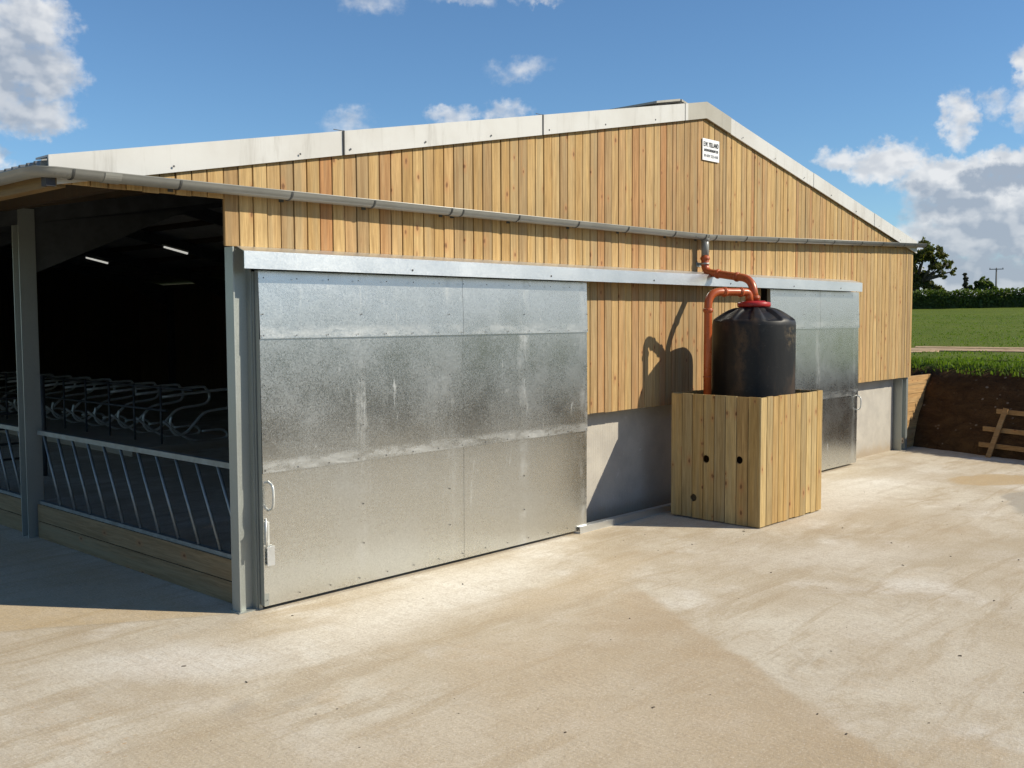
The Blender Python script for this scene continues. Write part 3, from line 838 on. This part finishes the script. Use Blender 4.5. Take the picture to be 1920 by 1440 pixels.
part('body', MB().lathe(prof, (TX, TY, 0), 128, True, ribs), M['tank'], tank)
lid = part('lid', MB().lathe([(.205, 2.842), (.222, 2.848), (.228, 2.865), (.228, 2.895), (.220, 2.91), (.16, 2.918), (.15, 2.93), (.02, 2.93)], (TX, TY, 0), 48), M['red'], tank)
None and part('lid_grips', (lambda b: [b.box(-.012, .012, .222, .236, 2.855, 2.905, Matrix.Translation((TX, TY, 0)) @ Matrix.Rotation(2*math.pi*k/16, 4, 'Z')) for k in range(16)] and b)(MB()), M['red'], tank)

def collar(mb, p, d, r=.0665, l=.055, k=14):
    p = Vector(p); d = Vector(d).normalized()
    mb.tube([p-d*l/2, p-d*(l/2-.008), p+d*(l/2-.008), p+d*l/2], [r-.006, r, r, r-.006], k)
    mb.tube([p-d*.006, p+d*.006], r+.004, k)
dp = thing('downpipe', (7.46, -.37, 2.93), 'rain downpipe turning from grey to orange between the gutter and the tank lid', 'pipe')
part('outlet', MB().tube([(7.46, -.37, 3.86), (7.46, -.37, 3.56)], .055, 16).tube([(7.46, -.37, 3.87), (7.46, -.37, 3.80)], .062, 16), M['pvc'], dp)
path = round_path([(7.46, -.37, 3.60), (7.46, -.37, 3.36), (7.38, -1.17, 3.235), (7.35, -1.25, 2.93)], [.22, .22], 9)
mb = MB().tube(path, .055, 18)
collar(mb, (7.46, -.37, 3.555), (0, 0, 1)); collar(mb, (7.437, -.60, 3.325), (-.1, -1, -.16)); collar(mb, (7.405, -.93, 3.272), (-.1, -1, -.16)); collar(mb, (7.352, -1.245, 2.975), (0, 0, 1))
part('elbow_pipe', mb, M['orange'], dp)
mb = MB().tube([(7.46, -.37, 3.49), (7.46, -.37, 3.47)], .066, 16).box(7.44, 7.48, -.32, -.256, 3.455, 3.495)
mb.box(7.40, 7.52, -.262, -.256, 3.44, 3.50)
part('pipe_clip', mb, M['steel'], dp)
op = thing('overflow_pipe', (6.64, -.94, 0), 'orange overflow pipe leaving the tank lid and dropping beside the black tank', 'pipe')
path = round_path([(7.27, -1.21, 2.92), (7.25, -1.20, 3.05), (6.64, -.94, 3.05), (6.64, -.94, 1.06)], [.10, .20], 9)
mb = MB().tube(path, .055, 18)
dd = Vector((-.61, .26, 0)).normalized()
collar(mb, (7.13, -1.148, 3.05), dd); collar(mb, (6.88, -1.043, 3.05), dd); collar(mb, (6.64, -.94, 2.80), (0, 0, 1)); collar(mb, (6.64, -.94, 1.9), (0, 0, 1), .060, .02)
part('pipe_run', mb, M['orange'], op)

bx = thing('timber_surround', (6.31, -1.94, 0), 'open topped box of vertical timber boards around the black tank', 'enclosure')
X0, X1, Y0, Y1, ZT = 6.31, 8.01, -1.94, -.58, 1.685
rnd = random.Random(9)
def panel(name, fixed, a0, a1, axis, sgn_, n, holes=()):
    mb = MB(); w = (a1-a0)/n; T = .024; gm = .007
    for i in range(n):
        g = rnd.uniform(gm, gm+.004); p, q = a0+i*w, a0+(i+1)*w-g
        if i == n-1: q = a1
        z0 = .012+rnd.uniform(0, .015); z1 = ZT+rnd.uniform(-.006, .004); o = rnd.uniform(-.001, .001)
        lo, hi = sorted((fixed+o, fixed+o+T*sgn_))
        cf = .004; ou, inn = (fixed+o, fixed+o+T*sgn_)
        sec = [(p, inn), (p, ou+cf*sgn_), (p+cf, ou), (q-cf, ou), (q, ou+cf*sgn_), (q, inn)]
        if (axis == 'x') == (sgn_ > 0): sec = sec[::-1]
        pts = [((u_, v_) if axis == 'x' else (v_, u_)) for u_, v_ in sec]
        mb.add([(*c_, z0) for c_ in pts]+[(*c_, z1) for c_ in pts], [(0, 1, 2, 3, 4, 5), (11, 10, 9, 8, 7, 6)]+[(k_, k_+6, (k_+1) % 6+6, (k_+1) % 6) for k_ in range(6)])
    ob = part(name, mb, M['box'], bx)
    if holes:
        cm = MB()
        for h, z, r in holes:
            cm.tube([(fixed-.06, h, z), (fixed+.06, h, z)], r, 28, True, False)
        co = part('cutter', cm, M['box'], bx); bm = ob.modifiers.new('b', 'BOOLEAN'); bm.object = co; bm.operation = 'DIFFERENCE'; bm.solver = 'EXACT'
        bpy.context.view_layer.update(); dg = bpy.context.evaluated_depsgraph_get()
        me = bpy.data.meshes.new_from_object(ob.evaluated_get(dg)); ob.modifiers.clear(); ob.data = me
        bpy.data.objects.remove(co)
    return ob
panel('front_panel', Y0, X0, X1, 'x', 1, 11)
panel('side_panel', X0, Y0+.025, Y1, 'y', 1, 8, [(-1.13, .83, .052), (-1.63, .86, .050), (-.94, .29, .050)])
panel('rear_panel', Y1, X0+.025, X1-.025, 'x', -1, 11)
panel('side_panel', X1, Y0+.025, Y1, 'y', -1, 9)
for z in (.25, 1.30):
    for q in ((X0+.03, X1-.03, Y0+.027, Y0+.075), (X0+.03, X1-.03, Y1-.075, Y1-.027), (X0+.027, X0+.075, Y0+.08, Y1-.08), (X1-.075, X1-.027, Y0+.08, Y1-.08)):
        part('batten', MB().box(*q, z, z+.09), M['inwood'], bx)

# ------------------------------------------------------------------ feed barriers along the open side
def barrier(y0, y1, label, n):
    th = thing('feed_barrier', (-.05, (y0+y1)/2, 0), label, 'feed barrier', 'feed barriers along the open side of the barn')
    part('top_rail', MB().box(-.08, -.02, y0, y1, 1.29, 1.345), M['rail'], th)
    part('bottom_rail', MB().box(-.08, -.02, y0, y1, .425, .465), M['rail'], th)
    mb = None
    for i in range(n):
        yt = y0+.40+.40*i+(.02 if y0 < 1 else 0)
        a, b = Vector((-.05, yt, 1.29)), Vector((-.05, yt-.42, .465))
        if b.y < y0+.02: b = a.lerp(b, (a.y-y0-.02)/(a.y-b.y))
        if a.y > y1-.02: a = b.lerp(a, (y1-.02-b.y)/(a.y-b.y))
        part('diagonal_bar', MB().tube([a, b], .0165, 10), M['rail'], th)
    for z in (.0, .215):
        part('kick_board', MB().box(-.10, -.045, y0, y1, z+.003, z+.208), M['barrierwood'], th)
    return th
barrier(-.06, 4.49, 'galvanised slanted bar feed barrier between the corner column and the second column', 11)
barrier(4.73, 9.39, 'galvanised slanted bar feed barrier cut off by the left picture edge past the second column', 11)

# ------------------------------------------------------------------ cubicles inside
def divider():
    th = thing('cubicle_divider', (6.9, 12.3, 0), 'curved galvanised tube cubicle divider', 'cubicle divider', 'cubicle dividers inside the dark barn')
    P_ = [(-1.75, 0, 1.12), (-.30, 0, 1.20), (-.06, 0, 1.14), (.02, 0, .98), (-.06, 0, .84), (-.28, 0, .79), (-.75, 0, .74), (-1.0, 0, .55), (-1.2, 0, .36), (-1.42, 0, .31), (-1.55, 0, .42), (-1.58, 0, .56), (-1.55, 0, .70)]
    pts = [Vector((6.9, 12.3, 0))+Vector(q) for q in smooth_path(P_, 5)]
    part('loop', MB().tube(pts, .031, 8), M['cubtube'], th)
    part('post', MB().tube([(5.12, 12.3, 0), (5.12, 12.3, 1.35)], .024, 8), M['insteel'], th)
    P2 = [(-1.75, 0, .62), (-1.3, 0, .28), (-.95, 0, .14), (-.4, 0, .14), (-.25, 0, .22), (-.4, 0, .34), (-.85, 0, .34)]
    part('lower_loop', MB().tube([Vector((6.9, 12.3, 0))+Vector(q) for q in smooth_path(P2, 4)], .027, 8), M['cubtube'], th)
    return th
c0 = divider(); names = ['first', 'second', 'third', 'fourth', 'fifth', 'sixth', 'seventh', 'eighth', 'ninth', 'tenth', 'eleventh']
for k in range(11):
    o = c0 if k == 1 else copy_thing(c0, (6.9, 12.3+1.15*(k-1), 0))
    o['label'] = 'curved galvanised cubicle divider, %s from the right in the dark barn' % names[k]
for nm, x, z, lab in (('neck_rail', 5.7, 1.24, 'long horizontal tube rail joining the cubicle dividers'), ('head_rail', 5.12, .85, 'lower long rail along the cubicle posts')):
    tag(part(nm, MB().tube([(x, 10.9, z), (x, 24.5, z)], .027, 8), M['insteel'], None, (x, 17, z)), lab, 'rail')
cub = part('cubicle_bed', MB().box(4.3, 6.75, 10.8, 24.6, 0, .15), M['conc'], None, (5.5, 17.7, 0)); tag(cub, 'raised concrete cubicle bed under the curved dividers', 'kerb')
# inner gate nearer the camera on the left
gt = thing('inner_gate', (1.3, 9.5, 0), 'dark tubular pen gate standing inside the barn behind the second column', 'gate')
part('gate_post', MB().tube([(2.1, 9.6, 0), (2.1, 9.6, 1.75)], .045, 8), M['insteel'], gt)
for i in range(5): part('gate_rail', MB().tube([(.1, 9.6, .35+i*.26), (2.1, 9.6, .35+i*.26)], .02, 8), M['insteel'], gt)
# strip lamps under the right hand slope
for (a, b), lab in ((((9.86, 24.8), (10.65, 24.8)), 'left and smaller of two strip lights glowing under the barn roof'), (((9.6, 19.2), (10.4, 19.2)), 'right and larger of two strip lights glowing under the barn roof')):
    za, zb = roofz(a[0])-.55, roofz(b[0])-.55
    th = thing('strip_light', (a[0], a[1], za), lab, 'strip light', 'strip lights under the roof')
    part('housing', MB().bar((a[0], a[1], za+.05), (b[0], b[1], zb+.05), .12, .05), M['lampbody'], th)
    part('tube', MB().tube([(a[0]+.03, a[1]-.01, za), (b[0]-.03, b[1]-.01, zb)], .03, 8), M['lamp'], th)

# ------------------------------------------------------------------ right hand side: retaining boards, hurdle, planks
rw = thing('retaining_wall', (16.1, -.1, 0), 'horizontal pale timber boards retaining earth at the far right barn corner', 'retaining wall')
for i in range(8):
    part('board', MB().box(15.44, 16.95, -.125, -.075, i*.185+.002, i*.185+.181), M['sleeper'], rw)
hd = thing('timber_hurdle', (15.3, -1.9, 0), 'rough timber post and three rails leaning against the earth bank', 'timber frame')
part('post', MB().bar((15.16, -1.86, 0), (15.50, -2.06, .93), .09, .05), M['hurdle'], hd)
for z, x, ys_, ye in ((.84, 15.52, -1.85, -4.2), (.50, 15.38, -1.65, -4.2), (.20, 15.26, -1.62, -4.2)):
    part('rail', MB().bar((x+.12, ys_, z+.02), (x-.43, ye, z-.04), .04, .09), M['hurdle'], hd)
for (a, b, w, h, lab) in (((23.6, 3.1, 1.775), (24.6, -3.4, 1.765), .17, .04, 'long pale plank lying on the field edge above the bank'),
                          ((22.6, 2.75, 1.74), (23.0, 2.0, 1.755), .13, .03, 'short broken plank lying by the barn corner on the grass'),
                          ((23.95, 3.0, 1.835), (24.5, -.2, 1.83), .10, .025, 'thinner plank lying on top of the long plank')):
    a, b = Vector(a), Vector(b); wv = Vector((math.cos(R(20)), 0, math.sin(R(20))))*w/2; hv = Vector((-math.sin(R(20)), 0, math.cos(R(20))))*h/2
    o = part('plank', MB().hexa([a-wv-hv, a+wv-hv, b+wv-hv, b-wv-hv, a-wv+hv, a+wv+hv, b+wv+hv, b-wv+hv]), M['plank'], None, tuple((a+b)/2)); tag(o, lab, 'plank', 'planks on the field edge')

# ------------------------------------------------------------------ trees, hedges and the pole
CAM = Vector((-5.2798, -8.3902, 2.7))
def at(az, r):
    x, y = CAM.x+math.sin(R(az))*r, CAM.y+math.cos(R(az))*r
    return Vector((x, y, hfield(x, y)))
def leaf(mb, p, s, rnd):
    a = Vector((rnd.gauss(0, 1), rnd.gauss(0, 1), rnd.gauss(0, .7))).normalized(); b = a.orthogonal().normalized()
    b = (b*math.cos(rnd.random()*6.28)+a.cross(b)*math.sin(rnd.random()*6.28)); a = a.cross(b)
    w = s*.5
    mb.add([p-b*s*.5, p+a*w*.6-b*s*.1, p+b*s*.5, p-a*w*.6+b*.05*s], [(0, 1, 2, 3)])
def hedge(name, a, b, h, dep, n, ls, label, seed):
    rnd = random.Random(seed); th = thing(name, tuple((a+b)/2), label, 'hedge')
    d = (b-a); L = d.length; u = d.normalized(); v = Vector((-u.y, u.x, 0)); mb = MB()
    def top(s): return h*(1+.16*mnoise.noise(Vector((s*.16, seed, 0)))+.13*mnoise.noise(Vector((s*.7, seed, 3))))
    for _ in range(n):
        s = rnd.random()*L; f = rnd.random()**.85; tp = top(s)
        q = a.lerp(b, s/L)
        q.z = hfield(q.x, q.y)+f*tp+rnd.gauss(0, .06)
        q += v*rnd.uniform(-1, 1)*dep*.5*(1-.4*f)
        leaf(mb, q, ls*rnd.uniform(.6, 1.4), rnd)
    part('foliage', mb, M['hedge'], th)
    mb = MB(); m_ = int(L/1.2); vs = []
    for i in range(m_+1):
        s = L*i/m_; q = a.lerp(b, s/L); tp = top(s)*.86; z = hfield(q.x, q.y)-.2
        for o_, zz in ((-.2, z), (-.15, z+tp*.7), (-.05, z+tp*.95), (.08, z+tp*.9), (.15, z+tp*.6), (.2, z)):
            vs.append(q*1+v*(o_*dep*(1+.3*mnoise.noise(Vector((s, o_*3, zz)))))); vs[-1].z = zz
    mb.add(vs, [(i*6+k, i*6+k+1, (i+1)*6+k+1, (i+1)*6+k) for i in range(m_) for k in range(5)])
    part('branches', mb, M['bush'], th); return th
c_ = at(71.2, 100); pv = Vector((-.325, .945, 0))
hedge('hedge', c_+pv*34, c_-pv*34, 1.62, 1.6, 30000, .26, 'long dark field hedge along the horizon beyond the grass', 2)
hedge('hedge', Vector((-30, -34, 0)), Vector((42, -33, 0)), 1.7, 1.8, 9000, .4, 'dark hedge behind the photographer across the field', 4)
def tree(name, base, clumps, n, ls, mname, trunk, label, cat='tree', seed=1, limbs=7):
    rnd = random.Random(seed); th = thing(name, tuple(base), label, cat); mb = MB(); tot = sum(c[3]**2 for c in clumps)
    right = Vector((math.cos(R(71)), -math.sin(R(71)), 0)); fwd = Vector((math.sin(R(71)), math.cos(R(71)), 0))
    cs = []
    for (dx, dz, dy, r) in clumps:
        c = base+right*dx+fwd*dy+Vector((0, 0, dz)); cs.append((c, r))
        m_ = int(n*r*r/tot)
        subs = [c+Vector((rnd.gauss(0, 1), rnd.gauss(0, 1), rnd.gauss(0, .8))).normalized()*r*rnd.uniform(.35, 1.05) for _ in range(11)]
        for _ in range(m_):
            s = rnd.choice(subs); q = s+Vector((rnd.gauss(0, 1), rnd.gauss(0, 1), rnd.gauss(0, .8)))*r*.15
            leaf(mb, q, ls*rnd.uniform(.6, 1.4), rnd)
    part('crown', mb, M[mname], th)
    tr, hgt = trunk; mb = MB().tube([base-Vector((0, 0, .3)), base+Vector((.1, .05, hgt*.5)), base+Vector((0, .1, hgt))], [tr*1.3, tr, tr*.7], 10)
    for c, r in cs[:limbs]:
        a = base+Vector((0, 0, hgt*rnd.uniform(.6, 1))); mb.tube([a, a.lerp(c, .5)+Vector((0, 0, .15*r)), c], [tr*.5, tr*.3, tr*.1], 6)
    part('trunk', mb, M['bark'], th); return th
k = .0555
def cl(lst, bu, bv, kk): return [((u-bu)*kk, (bv-v)*kk, random.uniform(-1, 1)*r*kk, r*kk) for u, v, r in lst]
tree('oak_tree', at(68.7, 115), cl([(1732, 474, 20), (1756, 482, 16), (1771, 497, 11), (1778, 512, 7), (1748, 508, 18), (1722, 495, 24), (1700, 485, 26), (1730, 530, 20), (1745, 542, 14), (1705, 525, 26), (1762, 520, 8), (1680, 500, 24), (1690, 545, 24), (1757, 549, 12)], 1716, 577, k), 12500, .27, 'oak', (.42, 2.9), 'spreading dark oak tree rising behind the right end of the barn', seed=5, limbs=11)
tree('ivy_stump_tree', at(71.05, 104), cl([(1811, 525, 4.5), (1810, 535, 5), (1813, 543, 5.5), (1809, 517, 3)], 1811, 577, .0505), 900, .17, 'ivy', (.16, 2.9), 'slim dark ivy covered stump standing above the distant hedge', seed=6)
tree('round_bush', at(71.9, 104), cl([(1836, 534, 12), (1848, 538, 10), (1826, 541, 9), (1857, 545, 7), (1840, 527, 6), (1838, 546, 12)], 1840, 577, .0505), 3200, .22, 'bush', (.12, 1.0), 'rounded dark bush rising above the distant hedge', 'bush', seed=8)
tree('round_bush', at(74.5, 108), cl([(1900, 545, 14), (1915, 540, 14), (1930, 538, 14)], 1912, 577, .0505), 2400, .25, 'bush', (.12, 1.0), 'low bushy growth in the hedge at the right picture edge', 'bush', seed=18)
b_ = at(72.45, 165); top_ = 2.7+88*.0795
up_ = thing('utility_pole', tuple(b_), 'thin dark overhead line pole with crossarm beyond the hedge', 'utility pole')
part('pole', MB().tube([b_, Vector((b_.x, b_.y, top_))], [.15, .10], 8), M['pole'], up_)
rt = Vector((math.cos(R(71)), -math.sin(R(71)), 0)); tp = Vector((b_.x, b_.y, top_-.12))
part('crossarm', MB().bar(tp-rt*.95, tp+rt*.95, .11, .11), M['pole'], up_)
for q in (-.85, 0, .85): part('insulator', MB().tube([tp+rt*q, tp+rt*q+Vector((0, 0, .22))], .05, 6), M['pole'], up_)
part('step_bracket', MB().bar(Vector((b_.x, b_.y, top_-2.6))-rt*.35, Vector((b_.x, b_.y, top_-2.6))+rt*.2, .08, .1), M['pole'], up_)

# ------------------------------------------------------------------ camera
cam = bpy.data.cameras.new('camera'); co = bpy.data.objects.new('camera', cam); COL.objects.link(co)
cam.sensor_width = 36.; cam.lens = 1910.177/1920*36; cam.clip_end = 4000; cam.clip_start = .1
pitch, roll, yaw = .0640505, -.0045005, .8221652
cp, sp = math.cos(pitch), math.sin(pitch)
fw = Vector((math.sin(yaw)*cp, math.cos(yaw)*cp, -sp)); r_ = Vector((math.cos(yaw), -math.sin(yaw), 0)); u_ = r_.cross(fw)
r2 = r_*math.cos(roll)+u_*math.sin(roll); u2 = r2.cross(fw)
mt = Matrix((r2, u2, -fw)).transposed().to_4x4(); mt.translation = CAM; co.matrix_world = mt
sc.camera = co

# ------------------------------------------------------------------ light
SUN = Vector((.70, -1., .90)).normalized()
sl = bpy.data.lights.new('sun', 'SUN'); sl.energy = 4.6; sl.angle = R(.53); sl.color = (1., .91, .74)
so = bpy.data.objects.new('sun', sl); COL.objects.link(so); so.rotation_euler = SUN.to_track_quat('Z', 'Y').to_euler(); so.location = (10, -15, 20)
w = bpy.data.worlds.new('World'); sc.world = w; w.use_nodes = True
t = NT(w.node_tree); bg = w.node_tree.nodes['Background']
sky = t.node('ShaderNodeTexSky', sky_type='NISHITA'); sky.sun_disc = False
sky.sun_elevation = math.asin(SUN.z); sky.sun_rotation = math.atan2(SUN.x, SUN.y)
sky.air_density = 1.; sky.dust_density = .05; sky.ozone_density = 2.6; sky.altitude = 100
d = t.node('ShaderNodeTexCoord').outputs['Generated']; s = t.sep(d)
hl = t.math('SQRT', t.add(t.mul(s[0], s[0]), t.mul(s[1], s[1])))
el = t.mul(t.math('ARCTAN2', s[2], hl), 57.2958); az = t.mul(t.math('ARCTAN2', s[0], s[1]), 57.2958)
ae = t.comb(az, el, 0)
warp = t.noise(ae, .55, 4, .6, out='Color'); wc = t.sep(warp)
wf = t.sep(t.noise(ae, 1.7, 4, .6, out='Color'))
azw = t.add(az, t.add(t.mul(t.sub(wc[0], .5), 2.0), t.mul(t.sub(wf[0], .5), 1.3))); elw = t.add(el, t.add(t.mul(t.sub(wc[1], .5), 1.5), t.mul(t.sub(wf[1], .5), 1.0)))
def blobs(lst, A, E):
    out = None
    for a, e, ra, re, st in lst:
        u = t.math('DIVIDE', t.sub(A, a), ra); v = t.math('DIVIDE', t.sub(E, e), re)
        k = t.mul(t.math('SUBTRACT', 1., t.add(t.mul(u, u), t.mul(v, v))), st)
        out = k if out is None else t.mx(out, k)
    return out
CL = [(22.16, 14.61, 2.46, 1.7, 1), (22.58, 12.42, 2.36, 2.0, 1), (22.26, 10.23, 2.48, 1.15, 1), (20.43, 12.46, 2.65, 3.64, 1.1), (20.51, 7.93, 1.2, 0.72, 0.7), (47.63, 13.49, 1.83, 0.71, 0.33), (38.23, 10.6, 1.74, 0.8, 0.32), (43.93, 11.05, 1.6, 0.6, 0.6), (46.73, 11.4, 1.5, 0.7, 0.55), (64.81, 8.25, 1.6, 0.82, 0.9), (67.07, 7.99, 2.32, 1.21, 1.1), (70.47, 9.89, 1.04, 1.55, 0.85), (72.25, 10.64, 0.96, 0.66, 0.45), (73.68, 12.25, 0.94, 1.11, 0.8), (73.62, 10.26, 0.94, 1.26, 0.6), (70.16, 7.15, 3.19, 1.19, 1.2), (73.09, 7.49, 2.58, 1.03, 1.2), (72.16, 5.98, 4.46, 1.58, 1.2), (71.96, 4.13, 5.2, 1.6, 1.3), (72, 5.2, 4.6, 1.6, 1.3), (72, 1.6, 7, 2.2, 1.2), (39.61, 16.67, 1.74, 0.65, 0.3), (44.56, 17.11, 1.76, 0.47, 0.35), (48.67, 16.97, 1.46, 0.37, 0.35),
      (95, 12, 9, 4, 1.), (126, 4.5, 34, 7, 1.5), (170, 14, 12, 5, 1.), (-150, 10, 20, 4, .9), (-90, 14, 16, 5, 1.), (-40, 9, 14, 3, .9), (0, 6, 10, 2, .8), (82, 6, 7, 3, 1.)]  # clouds out of view, the broadest added to brighten the door reflection
DK = [(72.63, 6.87, 2.83, 0.83, 1), (69.69, 5.7, 3.46, 1.07, 0.8), (72.2, 4.39, 3.78, 1.33, 0.7), (68.13, 6.59, 2.04, 0.54, 0.5), (21.25, 8.62, 2.95, 0.77, 0.6), (23.21, 13.23, 0.99, 1.0, 0.35), (21.5, 12., 3.4, 4., .62), (72, 2.6, 6, 2.6, .75)]
den = blobs(CL, azw, elw)
nz = t.noise(t.vmap(ae, (1, 1.35, 1)), .75, 7, .56, .1)
nzs = t.noise(t.vmap(ae, (1, 1.35, 1)), .62, 3, .45, .1)
nz2 = t.noise(t.vmap(ae, (1, 1.35, 1), (-.32, -.42, 0)), .62, 3, .45, .1)
a_ = t.step(t.add(t.mx(den, -1.), t.mul(t.sub(nz, .5), 1.15)), -.15, .85)
a_ = t.mul(a_, t.step(t.mx(den, -1.), -.6, .3, .0, 1.))
lit = t.step(t.add(t.sub(nzs, nz2), t.mul(t.sub(nz, .5), .18)), -.16, .16)
dk = t.mul(t.mx(blobs(DK, azw, elw), 0.), 1.15)
lf = t.math('SUBTRACT', t.mul(t.add(t.mul(lit, .55), .55), 1.), dk, clamp=True)
dense = t.step(a_, .3, 1.)
cc = t.mix(lf, (3.9, 4.5, 5.4), (8.7, 8.8, 8.9))
skyc = t.mix(1., sky.outputs[0], (.82, 1.08, 1.27), 'MULTIPLY')
fin = t.mix(t.mul(a_, .93), skyc, cc)
t.put(bg.inputs[0], fin); bg.inputs[1].default_value = .077

sc.view_settings.view_transform = 'Standard'; sc.view_settings.look = 'None'; sc.view_settings.gamma = 1.
sc.view_settings.exposure = .33
sc.render.resolution_x = 1024; sc.render.resolution_y = 768
sc.cycles.max_bounces = 6
